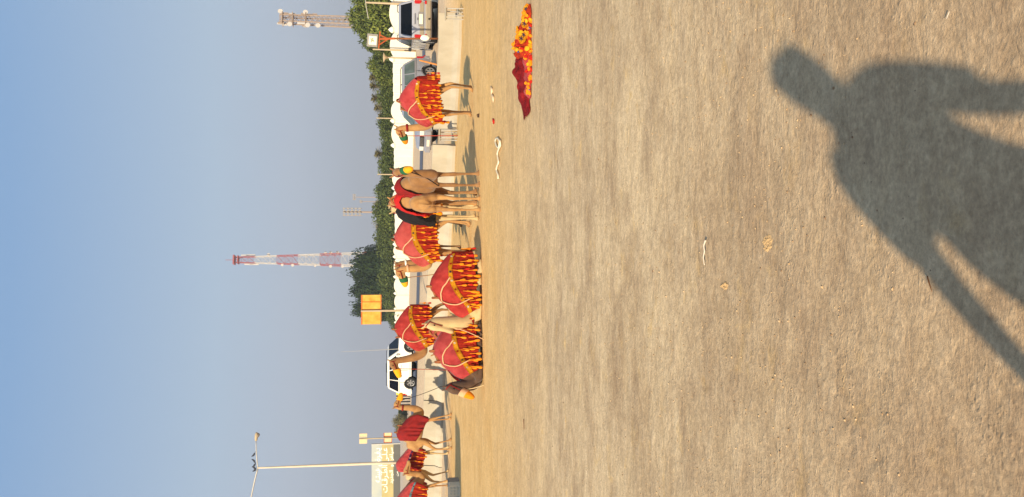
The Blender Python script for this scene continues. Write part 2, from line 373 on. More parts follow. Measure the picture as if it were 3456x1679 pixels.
def camel(name, label, loc, heading, coat, sit=False, sc=1, nyaw=0, headz=0, headx=0, blanket=None, muzzle=None, muz2=None,
          legshift=(0,0,0,0), halter=RED_DARK, rope=None, rope_mat=ROPER, chest=False, ears=True, collar=None, tilt=0, nod=0, nks=1.0):
    t = thing(name, label, 'camel', loc, heading, 'camels at the resting place', sc); t.scale = (sc*XS, sc, sc)
    dz = -.96 if sit else 0
    bm = bmesh.new()
    tube(bm, [(s[0], 0, s[1]+dz) for s in TS], [(s[2], s[3]) for s in TS], n=18, sub=3)
    tube(bm, [(-.50,0,1.58+dz),(-.34,0,1.70+dz),(-.10,0,1.80+dz),(.16,0,1.72+dz),(.34,0,1.58+dz)], [(.12,.08),(.17,.17),(.19,.24),(.18,.18),(.13,.08)], n=14, sub=3)
    hz = dz+headz
    ref = Vector((-math.sin(nyaw), math.cos(nyaw), 0))
    nk = [(.42,0,1.40+dz), (.63,0,1.28+dz), (.80,0,1.23+dz+.15*headz), (.94+headx*.3,0,1.36+dz+.4*headz), (1.01+headx*.6,0,1.62+dz+.8*headz), (1.04+headx,0,1.88+hz), (1.06+headx,0,2.06+hz)]
    nr = [(.18,.24), (.155,.215), (.13,.185), (.112,.16), (.098,.135), (.09,.12), (.092,.105)]
    nr = [(a*nks, b*nks) for a, b in nr[:-1]]+[nr[-1]]
    tube(bm, [bend(p, nyaw) for p in nk], nr, n=14, sub=4, ref=ref)
    def hp(x, y, z):      # head frame: origin at the poll, nod turns the nose down
        c_, s_ = math.cos(nod), math.sin(nod); x = x*1.12
        return bend((1.04+headx+x*c_+z*s_, y, 2.08+hz-x*s_+z*c_), nyaw)
    hd = [(-.03,0,.0),(.06,0,.03),(.16,0,.03),(.28,0,-.015),(.40,0,-.045),(.50,0,-.06),(.545,0,-.075)]
    tube(bm, [hp(*p) for p in hd], [(.06,.07),(.088,.108),(.088,.112),(.066,.088),(.056,.072),(.058,.066),(.035,.035)], n=12, sub=3, ref=ref)
    tube(bm, [hp(.12,0,-.07), hp(.30,0,-.10), hp(.44,0,-.115)], [(.05,.05),(.042,.045),(.036,.035)], n=10, sub=3, ref=ref)   # lower jaw
    for s in (-1, 1):
        tube(bm, [hp(.0,.06*s,.07), hp(-.03,.10*s,.14), hp(-.05,.115*s,.19)], [.028,.028,.012], n=7, sub=2)
        ball(bm, hp(.15,.07*s,.07), .035)                                  # brow
    ls = legshift
    if not sit:
        for s, dx in ((-1, ls[0]), (1, ls[1])):                            # fore legs
            tube(bm, [(.38,.14*s,1.36),(.40,.145*s,1.12),(.40+dx*.3,.14*s,.86),(.41+dx*.5,.14*s,.64),(.41+dx*.6,.14*s,.56),(.41+dx*.85,.14*s,.32),(.41+dx,.14*s,.15),(.43+dx,.14*s,.07)],
                 [(.085,.14),(.07,.11),(.05,.068),(.056,.060),(.043,.046),(.033,.036),(.040,.042),(.055,.065)], n=10, sub=3)
            tube(bm, [(.40+dx,.14*s,.075),(.47+dx,.14*s,.05),(.53+dx,.14*s,.04)], [(.07,.06),(.085,.045),(.06,.03)], n=10, sub=2)
        for s, dx in ((-1, ls[2]), (1, ls[3])):                            # hind legs: stifle high and forward, hock back
            tube(bm, [(-.62,.10*s,1.45),(-.54,.135*s,1.22),(-.50+dx*.2,.14*s,1.02),(-.62+dx*.5,.14*s,.80),(-.70+dx*.6,.13*s,.64),(-.69+dx*.7,.13*s,.52),(-.66+dx*.9,.13*s,.28),(-.64+dx,.13*s,.14),(-.62+dx,.13*s,.07)],
                 [(.115,.24),(.105,.20),(.08,.12),(.05,.078),(.044,.058),(.036,.048),(.032,.036),(.038,.040),(.052,.056)], n=10, sub=3)
            tube(bm, [(-.64+dx,.13*s,.075),(-.57+dx,.13*s,.05),(-.51+dx,.13*s,.04)], [(.06,.055),(.078,.042),(.055,.03)], n=10, sub=2)
        tube(bm, [(-.86,0,1.50),(-.93,0,1.36),(-.94,0,1.14),(-.93,0,.98)], [.03,.022,.018,.035], n=7, sub=3)
    else:
        ball(bm, (.32,0,.12), (.16,.15,.12))                               # chest pad
        for s in (-1, 1):
            tube(bm, [(.34,.20*s,.46),(.46,.25*s,.28),(.66,.27*s,.14),(.80,.27*s,.11),(.84,.28*s,.10)], [(.11,.15),(.10,.12),(.075,.08),(.075,.075),(.05,.05)], n=10, sub=3)
            tube(bm, [(.80,.30*s,.08),(.62,.33*s,.06),(.44,.34*s,.055),(.32,.34*s,.05)], [(.06,.06),(.045,.045),(.045,.045),(.075,.045)], n=10, sub=3)
            tube(bm, [(-.58,.10*s,.46),(-.34,.13*s,.38),(-.12,.17*s,.22),(-.06,.22*s,.10)], [(.15,.22),(.13,.17),(.09,.11),(.07,.07)], n=10, sub=3)
            tube(bm, [(-.08,.37*s,.08),(-.36,.36*s,.07),(-.62,.33*s,.06),(-.74,.30*s,.05)], [(.07,.065),(.05,.05),(.05,.05),(.05,.05)], n=10, sub=3)
            tube(bm, [(-.74,.30*s,.05),(-.55,.40*s,.04),(-.40,.42*s,.035)], [(.05,.05),(.045,.04),(.07,.035)], n=10, sub=2)
        tube(bm, [(-.86,0,.52),(-.96,.05,.30),(-1.0,.12,.08)], [.03,.02,.03], n=7, sub=3)
    remesh(bm, 'body', .024, 3, t, coat)
    for s in (-1, 1):
        b2 = bmesh.new(); ball(b2, hp(.165,.086*s,.035), (.022,.014,.02), 8, 6); finish(b2, 'eye', EYE, t, True)
    # halter round the nose and poll, collar on the neck
    b2 = bmesh.new()
    tube(b2, [hp(.02,.075,-.09), hp(.04,.10,.04), hp(.03,0,.125), hp(.04,-.10,.04), hp(.02,-.075,-.09)], .014, 6, sub=3)
    tube(b2, [hp(.04,.10,0), hp(.30,.085,-.04)], .012, 6); tube(b2, [hp(.04,-.10,0), hp(.30,-.085,-.04)], .012, 6)
    finish(b2, 'halter', halter, t, True)
    def ring(pa, pb, ra, name_, m_, k=1.0):
        b3 = bmesh.new(); tube(b3, [bend((pa[0]-.10,*pa[1:]), nyaw), bend((pb[0]-.10,*pb[1:]), nyaw)], [(ra[0]*k, ra[1]*k), (ra[0]*k, ra[1]*k)], n=16, ref=ref); return finish(b3, name_, m_, t, True)
    if collar:
        ring((1.125+headx,0,1.84+hz), (1.13+headx,0,1.90+hz), (.094,.126), 'collar', collar, 1.14)
    if muzzle:
        b2 = bmesh.new()
        tube(b2, [hp(.30,0,-.055), hp(.38,0,-.07), hp(.48,0,-.085), hp(.56,0,-.09), hp(.60,0,-.09)], [(.095,.125),(.092,.118),(.082,.10),(.06,.07),(.03,.035)], n=14, sub=2, ref=ref)
        mz = finish(b2, 'muzzle', muzzle, t, True)
        if muz2:
            b2 = bmesh.new()
            tube(b2, [hp(.29,0,-.053), hp(.36,0,-.066), hp(.42,0,-.075)], [(.099,.129),(.098,.125),(.094,.116)], n=14, sub=2, ref=ref)
            finish(b2, 'muzzle_band', muz2, mz, True)
    if rope:
        b2 = bmesh.new(); a = hp(.30,0,-.13)
        e = t.matrix_basis.copy(); e = (Matrix.Translation(loc) @ Matrix.Rotation(heading, 4, 'Z') @ Matrix.Diagonal((sc*XS,sc,sc,1))).inverted() @ Vector(rope)
        mid = (a+e)/2; mid.z -= .10*min(1, (a-e).length)
        tube(b2, [a, (a+mid)/2-Vector((0,0,.03)), mid, e], .013/sc, 6, sub=4); finish(b2, 'lead_rope', rope_mat, t, True)
    if blanket: dress(t, dz, sit, blanket, nyaw, sc)
    return t

_tm = {}
def tassel_mesh(m_):
    if m_.name in _tm: return _tm[m_.name]
    bm = bmesh.new()
    tube(bm, [(0,0,.15),(0,0,.0),(0,0,-.02),(0,0,-.05),(0,0,-.095),(0,0,-.13),(0,0,-.14)], [.007,.009,.022,.030,.040,.030,.012], n=8, sub=1)
    me = bpy.data.meshes.new('tassel'); bm.to_mesh(me); bm.free(); me.polygons.foreach_set('use_smooth', [True]*len(me.polygons)); me.materials.append(m_)
    _tm[m_.name] = me; return me
def dress(t, dz, sit, B, nyaw, sc):
    """draped cloth over the hump with trim, ropes and hanging tassels. S(u,v,side): u rear..front, v spine..hem"""
    x0, x1 = B.get('x0', -.92), B.get('x1', .46)
    tip = B.get('tip', .30)                      # how far the lower front corner reaches on to the neck
    hr, hf = B.get('hem_rear', 1.00), B.get('hem_front', .84)
    ph = random.random()*9
    def Sf(u, v, side, off=0.0):
        xt = x0+(x1-x0)*u
        fwd = tip*(u**2.2)*math.sin(min(1, v/.5)*math.pi/2)
        if v > .5: fwd *= 1-.85*(v-.5)/.5
        x = xt+fwd
        zt = ztop_cloth(xt)+.015+dz
        zh = (hr+(hf-hr)*u+dz) if not sit else (.10+.22*(1-u)*.4)
        W = float(np.interp(xt, [-.95,-.8,-.5,0,.3,.5,.7], [.18,.22,.27,.31,.31,.28,.22]))+(.05 if sit else 0)
        z = zt+(zh-zt)*v; drop = min(1, (zt-z)/.46)
        k = max(0, (v-.35)/.65)
        y = W*math.sqrt(1-(1-drop)**2)**1.1+k*(.05+(.06 if sit else 0))
        y += (.006+.028*k)*math.sin(u*34+ph+1.5*math.sin(u*9+ph))*min(1, v*4)
        x += .012*k*math.sin(u*21+ph*2)
        z += .015*k*math.sin(u*17+ph)-.02*math.sin(u*6+ph)*math.sin(math.pi*v)
        y += (.012*math.sin(u*11+v*7+ph)+.009*math.sin(u*23-v*17)+.006*math.sin(u*41+v*29+ph))*min(1, v*3)
        return Vector((x, side*(y+off), z+(off if v < .3 else 0)))
    def patch(name, m_, v0, v1, nu=44, nv=14, off=0.0, u0=0.0, u1=1.0, both=True, vf=None, thick=.010, sides=(1,-1)):
        bm = bmesh.new()
        path = []
        if both:
            vv = [(v1-(v1-v0)*i/nv, 1) for i in range(nv+1)]+[(v0+(v1-v0)*i/nv, -1) for i in range(nv+1)]
            if v0 == 0: vv = vv[:nv+1]+vv[nv+2:]
            runs = [vv] if v0 == 0 else [vv[:nv+1], vv[nv+1:]]
        else: runs = [[(v0+(v1-v0)*i/nv, s_) for i in range(nv+1)] for s_ in sides]
        for vv in runs:
            prev = None
            for i in range(nu+1):
                u = u0+(u1-u0)*i/nu
                row = []
                for v, s_ in vv:
                    v_ = v if vf is None else vf(u)+v
                    row.append(bm.verts.new(Sf(u, v_, s_, off)))
                if prev:
                    for k in range(len(row)-1): bm.faces.new((prev[k], prev[k+1], row[k+1], row[k]))
                prev = row
        bmesh.ops.recalc_face_normals(bm, faces=bm.faces)
        bmesh.ops.solidify(bm, geom=list(bm.faces), thickness=thick)
        return finish(bm, name, m_, t, True)
    band = B.get('band')
    vb = B.get('vband', lambda u: .15+.56*u)
    if band:
        patch('blanket', B['top'], 0, 0.0001, nv=1, nu=4, thick=.001) if False else None
        # upper cloth down to the band and lower skirt below it
        bm_top = B['top']
        def strip(name, m_, fa, fb, off=0.0, nv=12, nu=52, thick=.010):
            bm = bmesh.new(); prev = None
            for i in range(nu+1):
                u = i/nu; a, b_ = fa(u), fb(u)
                vals = [(b_+(a-b_)*k/nv, 1) for k in range(nv+1)]
                mir = [(v, -1) for v, _ in reversed(vals)]
                if a <= 0.0: vals = vals+mir[1:]; rows = [vals]
                else: rows = [vals, mir]
                vr = [[bm.verts.new(Sf(u, v, s_, off)) for v, s_ in r_] for r_ in rows]
                if prev:
                    for pr, cr in zip(prev, vr):
                        for k in range(len(cr)-1): bm.faces.new((pr[k], pr[k+1], cr[k+1], cr[k]))
                prev = vr
            bmesh.ops.solidify(bm, geom=list(bm.faces), thickness=thick)
            return finish(bm, name, m_, t, True)
        strip('blanket', B['top'], lambda u: 0, lambda u: vb(u)+.01)
        strip('blanket_skirt', B['low'], lambda u: vb(u), lambda u: 1, off=-.004)
        bd = strip('blanket_band', band, lambda u: vb(u)-.01, lambda u: vb(u)+B.get('bw', .105), off=.012, nv=3)
        # stitched star motifs along the band
        for s_ in (1, -1):
            for i in range(7):
                u = .06+i*.14
                c = Sf(u, vb(u)+.04, s_, .030); c2 = Sf(u+.02, vb(u)+.045, s_, .030)
                tx = (c2-c).normalized(); tz = Vector((0,0,1))-tx*tx.z; tz.normalize()
                bm = bmesh.new(); vv = []
                for k in range(12):
                    r = .038 if k % 2 == 0 else .017
                    a = k*math.pi/6
                    vv.append(bm.verts.new(c+tx*math.cos(a)*r+tz*math.sin(a)*r))
                f = bm.faces.new(vv); bmesh.ops.solidify(bm, geom=[f], thickness=.006)
                finish(bm, 'star_motif', (NAVY, PLATE, REDW)[(i+(s_ > 0)) % 3], bd)
    else:
        patch('blanket', B['top'], 0, 1)
        if B.get('trim'):
            for sd in (1, -1): patch('blanket_trim', B['trim'], .90, 1.0, nv=2, off=.010, both=False, sides=(sd,))
    if x0 < -.8:                       # cloth hanging over the rump
        bm = bmesh.new(); prev = None
        for j in range(13):
            v = .10+.88*j/12; a, b_ = Sf(0, v, 1), Sf(0, v, -1); row = []
            for k in range(13):
                q_ = k/12; p_ = a.lerp(b_, q_); p_.x -= .07*math.sin(math.pi*q_)**.5+.012*math.sin(q_*22+ph)*v; p_.x += .01; row.append(bm.verts.new(p_))
            if prev:
                for k in range(12): bm.faces.new((prev[k], prev[k+1], row[k+1], row[k]))
            prev = row
        bmesh.ops.solidify(bm, geom=list(bm.faces), thickness=.010)
        finish(bm, 'rear_flap', B.get('low', B['top']), t, True)
        if B.get('tassels'):
            for k in range(4):
                for v in (.70, .93):
                    a, b_ = Sf(0, v, 1), Sf(0, v, -1); p_ = a.lerp(b_, (k+.5)/4); p_.x -= .11
                    if sit and p_.z < .16: p_.z = .16
                    link('tassel', tassel_mesh(ORG if (k+int(v*10)) % 3 else REDW), t, p_, (0,0,0), .75)
    if B.get('rug'):
        patch('rug', B['rug'], .02, .97, both=False, sides=(-1,), off=.025)
        bm = bmesh.new(); prev = None
        for j in range(13):
            v = .02+.92*j/12; a, b_ = Sf(0, v, 1), Sf(0, v, -1); row = []
            for k in range(7):
                q_ = .45+.58*k/6; p_ = a.lerp(b_, q_); p_.x -= .07*math.sin(math.pi*min(1,q_))**.5+.02+.012*math.sin(q_*22+ph)*v; row.append(bm.verts.new(p_))
            if prev:
                for k in range(6): bm.faces.new((prev[k], prev[k+1], row[k+1], row[k]))
            prev = row
        bmesh.ops.solidify(bm, geom=list(bm.faces), thickness=.010); finish(bm, 'rug_flap', B['rug'], t, True)
        for k in range(3):
            p_ = Sf(0, .97, 1).lerp(Sf(0, .97, -1), .5+.22*k); p_.x -= .10; link('tassel', tassel_mesh(ORG), t, p_, (0,0,0), 1.2)
    if B.get('rope'):
        for s_ in (1, -1):
            for (ua, va, ub, vb_) in ((.86,.10,.42,.42), (.86,.10,.80,.80)):
                pts = [Sf(ua+(ub-ua)*k/8, va+(vb_-va)*k/8, s_, .022) for k in range(9)]
                b3 = bmesh.new(); tube(b3, pts, .017, 6, sub=2); finish(b3, 'strap', ROPEW, t, True)
    if B.get('saddle', True) and not B.get('nosaddle'):
        zt = ztop(.0)+dz
        b3 = bmesh.new()
        tube(b3, [(-.06,-.16,zt-.12),(-.06,-.08,zt+.04),(-.06,0,zt+.10),(-.06,.08,zt+.04),(-.06,.16,zt-.12)], [.03,.03,.035,.03,.03], 7, sub=3)
        tube(b3, [(.24,-.16,zt-.26),(.24,-.08,zt-.08),(.24,0,zt-.02),(.24,.08,zt-.08),(.24,.16,zt-.26)], [.03,.03,.035,.03,.03], 7, sub=3)
        tube(b3, [(-.08,.07,zt+.03),(.26,.08,zt-.10)], .022, 6); tube(b3, [(-.08,-.07,zt+.03),(.26,-.08,zt-.10)], .022, 6)
        finish(b3, 'saddle_frame', WOODB, t, True)
    nT = B.get('tassels', 0)
    for s_ in (1, -1):
        for i in range(nT):
            u = (i+.5)/nT
            lo = max(vb(u)+.12, .40) if band else .7
            for j, v in enumerate((lo+(.97-lo)*.30, lo+(.97-lo)*.66, .96)):
                if v > .99 or (j == 0 and i % 3 == 1): continue
                v += random.uniform(-.02,.02)
                mm = REDW if (j == 1 and i % 3 == 0) else ORG
                p = Sf(min(1, u+random.uniform(-.02,.02)), v-.03, s_, .035)
                if sit and p.z < .16: p.z = .16
                k = random.uniform(.7, 1.0)*B.get('ts', 1)
                link('tassel', tassel_mesh(mm), t, p, (random.uniform(-.2,.2), random.uniform(-.2,.2), 0), k)
    if B.get('chest'):
        for s_ in (1, -1):
            for i in range(5):
                link('tassel', tassel_mesh((ORG, REDW)[i % 2]), t, (.60+.02*s_, s_*(.10+.02*i), 1.18-.10*i+dz), (0,0,0), 1.1)
        b3 = bmesh.new(); tube(b3, [(.66,-.20,1.30+dz),(.74,0,1.12+dz),(.66,.20,1.30+dz)], [.03,.035,.03], 8, sub=4); finish(b3, 'chest_strap', REDW, t, True)

FULL = dict(top=RED_TOP, low=RED_LOW, band=YEL, rope=True, tassels=11, saddle=True)
TOPS = [RED_TOP, mat('sun_bleached_red_cloth', (200,80,74), .92, rgb2=(222,108,100), scale=3, bump=.5), mat('plain_red_cloth', (188,54,50), .92, rgb2=(212,78,70), scale=5, bump=.5)]
_k = [0]
def full(**k):
    d = dict(FULL); d['top'] = TOPS[_k[0] % 3]; d['bw'] = (.105, .12, .095, .11)[_k[0] % 4]; _k[0] += 1; d.update(k); return d
def deg(a): return R(a)
# --- standing side-on, alone on the right of the upright view
p = gp(352, 22.2); pr = gp(452, 22.6); pr.z += .35
camel('standing_camel', 'standing tan camel with an orange muzzle in front of the silver car seen side-on', p, deg(138), TAN, sc=1.0,
      blanket=full(chest=True), muzzle=ORG, muz2=GREENC, collar=RED_DARK, rope=at(1545, 458, 22), legshift=(.02,-.14,.04,-.05), nod=.12, headz=-.02)
# --- the group of three seen end-on in the middle
p = gp(632, 18.6)
camel('facing_camel', 'brown camel facing the viewer with a green and yellow muzzle, in the end-on group', p, deg(-66), BROWN, sc=.98, nyaw=deg(-14),
      blanket=dict(top=RED_DARK, x0=-.5, x1=.2, tip=.05, hem_rear=1.2, hem_front=1.25, nosaddle=True), muzzle=YEL, muz2=GREENC, legshift=(0,.08,0,.06), nod=.35, headz=-.08, rope=at(1480, 628, 18.0), rope_mat=BLACKC)
p = gp(678, 18.9)
camel('turned_away_camel', 'tan camel turned away showing its bare rump under an orange saddle, in the end-on group', p, deg(78), TAN, sc=1.0, nyaw=deg(20),
      blanket=dict(top=RED_BRT, x0=-.46, x1=.42, tip=.1, hem_rear=1.30, hem_front=1.1, saddle=True, trim=ORG), legshift=(0,.1,0,-.08))
p = gp(716, 19.8)
camel('black_draped_camel', 'camel under a black cloth and a hanging red rug, hindmost of the end-on group', p, deg(84), CREAM, sc=1.0,
      blanket=dict(top=BLACKC, x0=-.94, x1=.4, tip=.1, hem_rear=1.10, hem_front=1.1, nosaddle=True, rug=RED_BRT), legshift=(.1,0,.1,-.05))
# hanging red rug beside it belongs to that camel
p = gp(815, 21.8)
camel('standing_camel', 'standing tan camel with a green-tipped yellow muzzle, just left of the end-on group', p, deg(158), TAN, sc=1.02,
      blanket=full(chest=True), muzzle=YEL, muz2=GREENC, collar=ROPEW, rope=at(1495, 922, 24), rope_mat=ROPEW, legshift=(.02,-.12,.08,-.1), headz=-.16, nod=.08, headx=-.06)
p = gp(800, 24.6)
camel('standing_camel', 'camel half hidden behind another, only its yellow-haltered head showing clearly', p, deg(166), BROWN, sc=1.0,
      blanket=dict(top=RED_DARK, hem_rear=1.1, hem_front=1.1), muzzle=YEL, muz2=GREENC, collar=CLEARLAMP, headz=-.1, legshift=(0,.1,0,.1))
# --- resting pair at the edge of the packed ground
p = gp(974, 18.1)
camel('resting_camel', 'large resting camel with a cream neck and a pale head, lying side-on with tasselled blanket', p, deg(184), CREAM, sit=True, sc=1.06, nyaw=deg(32),
      blanket=full(hem_rear=1.0, tassels=11, ts=1.1), legshift=(0,0,0,0), headz=.06, nod=.95, headx=-.10, nks=1.42, rope=at(1636, 1148, 17.3), rope_mat=ROPEW, collar=GREENC)
p = gp(1190, 17.9)
camel('resting_camel', 'resting camel with a dark neck and a low head in an orange muzzle', p, deg(196), DARKB, sit=True, sc=1.0, nyaw=deg(22),
      blanket=full(hem_rear=1.0, tassels=9, ts=1.1), headz=-.34, nod=.8, headx=-.10, nks=1.12, muzzle=ORG, muz2=ROPEW, rope=at(1636, 1300, 17.2), rope_mat=CREAM)
p = gp(1120, 20.6)
camel('resting_camel', 'resting camel facing the viewer, its orange-muzzled head between the two lying camels', p, deg(-100), BROWN, sit=True, sc=.98, nyaw=deg(-30),
      blanket=full(hem_rear=1.0, tassels=6), headz=-.10, nod=.7, muzzle=ORG, muz2=BLACKC)
# --- standing behind the resting pair
p = gp(1114, 24.4)
camel('standing_camel', 'brown standing camel with a yellow muzzle, behind the lying camels and before the white car', p, deg(186), BROWN, sc=1.0,
      blanket=full(tassels=10), muzzle=YEL, rope=at(1514, 1250, 26), legshift=(.1,-.12,-.42,-.1), headz=.04, nod=.15, headx=.05)
# --- far file on the left, heading to the right
p = gp(1449, 29.2); tipr = at(1492, 1304, 28)
camel('leading_camel', 'camel at the head of the far file, plain dark red cloth and a yellow muzzle', p, deg(8), TAN, sc=1.0,
      blanket=dict(top=RED_DARK, x0=-.42, x1=.5, tip=.22, hem_rear=1.35, hem_front=.86), muzzle=YEL, collar=RED_DARK, rope=tipr, rope_mat=BLACKC, legshift=(.22,.02,-.22,.12), headz=-.02, nod=.1, headx=-.02)
p = gp(1556, 30.4)
camel('following_camel', 'second camel of the far file, red cloth with a purple band and blue fringe', p, deg(10), CREAM, sc=1.0,
      blanket=dict(top=RED_TOP, low=RED_LOW, band=PURP, x0=-.4, tassels=5, hem_rear=1.12, hem_front=.9, nosaddle=True, vband=lambda u: .36+.08*u, bw=.07), legshift=(.2,-.1,-.3,.12), headz=-.35)
p = gp(1672, 29.6)
camel('trailing_camel', 'third camel of the far file, cut by the edge, red cloth with light blue band', p, deg(4), TAN, sc=1.0,
      blanket=dict(top=RED_TOP, low=RED_LOW, band=BLUEC, x0=-.9, tassels=6, hem_rear=1.05, hem_front=.9, nosaddle=True, vband=lambda u: .36+.08*u, bw=.07), legshift=(.3,0,-.2,.1), headz=-.4)
# a cloth sack where the leading camel's rope ends
bm = bmesh.new(); ball(bm, (0,0,.10), (.10,.08,.11)); tube(bm, [(0,0,.18),(.01,0,.26)], [.03,.045], 7)
q = gp(1302, 28.0); o = remesh(bm, 'sack', .02, 2, None, BLACKC); o.location = q; tag(o, 'small dark sack on the sand where a lead rope ends', 'sack')

# ------------------------------------------------------------------ cloth pile in the foreground
def cloth_pile():
    c = gp(203, 11.15)
    t = thing('blanket_pile', 'crumpled red camel blanket with orange pompoms dumped on the ground', 'blanket', c, 0, None, .94)
    def hgt(x, y, s0):
        return 0
    def sheet(name, m_, xa, xb, ya, yb, hf, seed):
        bm = bmesh.new(); nx, ny = 70, 34; g = []
        for i in range(nx+1):
            row = []
            for j in range(ny+1):
                x = xa+(xb-xa)*i/nx; v = j/ny; y = ya+(yb-ya)*v
                e = math.sin(math.pi*v)**.55; u = i/nx
                endf = min(1, u*7, (1-u)*7)**.6
                f = abs(mnoise.noise(Vector((x*5, y*3, seed))))*.16 + abs(mnoise.noise(Vector((x*11+3, y*8, seed))))*.07
                z = hf(u)*e*endf*(.50+3.0*f)+.012
                xx = x+.05*mnoise.noise(Vector((y*9, z*9, seed+5))); yy = y+.08*mnoise.noise(Vector((x*7, v*4, seed+9)))
                row.append(bm.verts.new((xx, yy, z)))
            g.append(row)
        for i in range(nx):
            for j in range(ny): bm.faces.new((g[i][j], g[i+1][j], g[i+1][j+1], g[i][j+1]))
        bmesh.ops.solidify(bm, geom=list(bm.faces), thickness=.012)
        return finish(bm, name, m_, t, True)
    sheets = [sheet('dark_red_cloth', mat('crimson_cloth', (120,18,20), .92, rgb2=(176,40,44), scale=7, bump=.5), -.84, .12, -.12, .46, lambda u: .07+.30*u**1.2, 1.0),
              sheet('red_cloth', RED_TOP, -.62, .10, -.24, .14, lambda u: .10+.06*u, 3.0),
              sheet('orange_cloth', mat('orange_red_cloth', (206,66,34), .92, .2, 9, bump=.4), .0, .82, -.24, .32, lambda u: .30*(1-u)**.9+.05, 6.0)]
    b = bmesh.new()
    for k, (x, y, z, rr) in enumerate(((.28,-.2,.15,.10),(.50,-.16,.11,.075),(.72,-.1,.07,.07))):
        vv = [b.verts.new((x+math.cos(a)*rr*1.1*(1+.1*math.sin(3*a+k)), y-.05+.02*math.cos(a), z+math.sin(a)*rr*.62)) for a in [i*math.pi/7 for i in range(14)]]
        f = b.faces.new(vv); bmesh.ops.solidify(b, geom=[f], thickness=.02)
    finish(b, 'yellow_patch', YEL, t)
    for (x, z, y_) in ((.25,.165,-.265),(.31,.13,-.265),(.49,.11,-.225),(.73,.075,-.165)):
        b = bmesh.new()
        for a in (0, 1.05, 2.1): box(b, (x, y_, z), (.07, .006+.001*a, .008), ry=a)
        finish(b, 'star_motif', NAVY, t)
    random.seed(3)
    bm = bmesh.new(); ball(bm, (0,0,0), (.040,.040,.034), 9, 6)
    for v in bm.verts: v.co += v.co*.35*mnoise.noise(v.co*60)
    poms = []
    for m_ in (ORG, REDW, YEL):
        me = bpy.data.meshes.new('pompom'); bm.to_mesh(me); me.polygons.foreach_set('use_smooth', [True]*len(me.polygons)); me.materials.append(m_); poms.append(me)
    bm.free()
    from mathutils.bvhtree import BVHTree
    trees = [BVHTree.FromPolygons([v.co for v in o.data.vertices], [list(p.vertices) for p in o.data.polygons]) for o in sheets]
    def surf(x, y):
        z = 0
        for tr in trees:
            h = tr.ray_cast(Vector((x, y, 2)), Vector((0,0,-1)))
            if h[0] is not None: z = max(z, h[0].z)
        return z
    cl = [(.12,-.22,.05,9),(.22,-.10,.08,9),(.34,-.22,.06,9),(.44,0,.07,7),(.52,-.2,.05,7),(.66,-.14,.05,6),(.76,-.06,.03,4),(-.02,-.24,.05,8),(-.14,-.25,.05,6),(-.28,-.24,.05,5),(-.42,-.24,.04,4),(-.54,-.22,.03,4),(.30,.12,.05,4)]
    for cx, cy, sp, n in cl:
        for k in range(n):
            x, y = cx+random.gauss(0, sp), cy+random.gauss(0, sp*.6)
            me = poms[0] if random.random() < .72 else (poms[1] if random.random() < .5 else poms[2])
            link('pompom', me, t, (x, y, surf(x, y)+.018), (random.random()*3, random.random()*3, 0), (random.uniform(.6,1.15), random.uniform(.6,1.15), random.uniform(.5,.9)))
    for (x, y) in ((.10,-.12),(.38,-.08),(.42,-.24),(-.5,-.22)):
        b = bmesh.new(); box(b, (x, y, surf(x, y)+.015), (.05,.03,.03), rz=x*5, bev=.006); finish(b, 'blue_ornament', mat('blue_bead', (60,80,130), .8, .1, 12), t)
cloth_pile()

# white rope lying on the sand, and scraps
def ground_pt(px, py, z0=0):
    r = ray(px, py); k = (H-z0)/-r.z
    P = Vector((0,0,H))+r*k
    for _ in range(4):
        z = zg(P.x, P.y); k = (H-z)/-r.z; P = Vector((0,0,H))+r*k
    return P
bm = bmesh.new()
path = [(1693,478),(1683,466),(1677,476),(1680,490),(1688,500),(1691,484),(1693,475),(1694,492),(1688,506),(1684,520),(1687,540),(1688,550),(1683,562),(1681,575),(1686,590),(1687,604)]
tube(bm, [ground_pt(a, b_)+Vector((0,0,.03)) for a, b_ in path], .017, 7, sub=4)
o = finish(bm, 'rope', mat('white_rope', (226,214,186), .9, .06, 40, bump=.4), None, True); tag(o, 'white knotted rope with a loop lying on the sand', 'rope')
def scrap(name, label, cat, pts, r, m_, z=.015):
    bm = bmesh.new(); tube(bm, [ground_pt(a, b_)+Vector((0,0,z)) for a, b_ in pts], r, 6, sub=3); o = finish(bm, name, m_, None, True); tag(o, label, cat)
SCR = mat('pale_paper', (214,200,180), .9, .08, 20); TWIG = mat('dry_twig', (120,78,44), .9, .2, 20)
scrap('string', 'thin white string end lying on the bare packed ground', 'string', [(2392,812),(2386,830),(2388,850),(2384,870),(2388,895)], [.006,.004,.004,.003,.003], SCR, .02)
scrap('cloth_scrap', 'crumpled pale cloth strip on the sand near the lone standing camel', 'scrap', [(1660,292),(1664,305),(1663,318),(1668,330),(1668,346)], [.012,.03,.02,.028,.01], mat('dusty_cloth', (206,182,150), .9, .1, 20), .02)
scrap('red_rag', 'small red rag on the sand beyond the white rope', 'rag', [(1666,402),(1669,410),(1668,418)], [.015,.03,.015], REDW)
scrap('twig', 'brown twig lying at the edge of the shadow', 'twig', [(3140,932),(3146,955),(3156,985)], [.0025,.0025,.001], TWIG, .012)
scrap('twig', 'pale straw lying near the top corner of the bare ground', 'twig', [(3215,40),(3205,65)], .0015, SCR, .012)
scrap('twig', 'long thin brown twig far out on the packed ground', 'twig', [(1770,1415),(1771,1450)], [.006,.004], TWIG, .012)
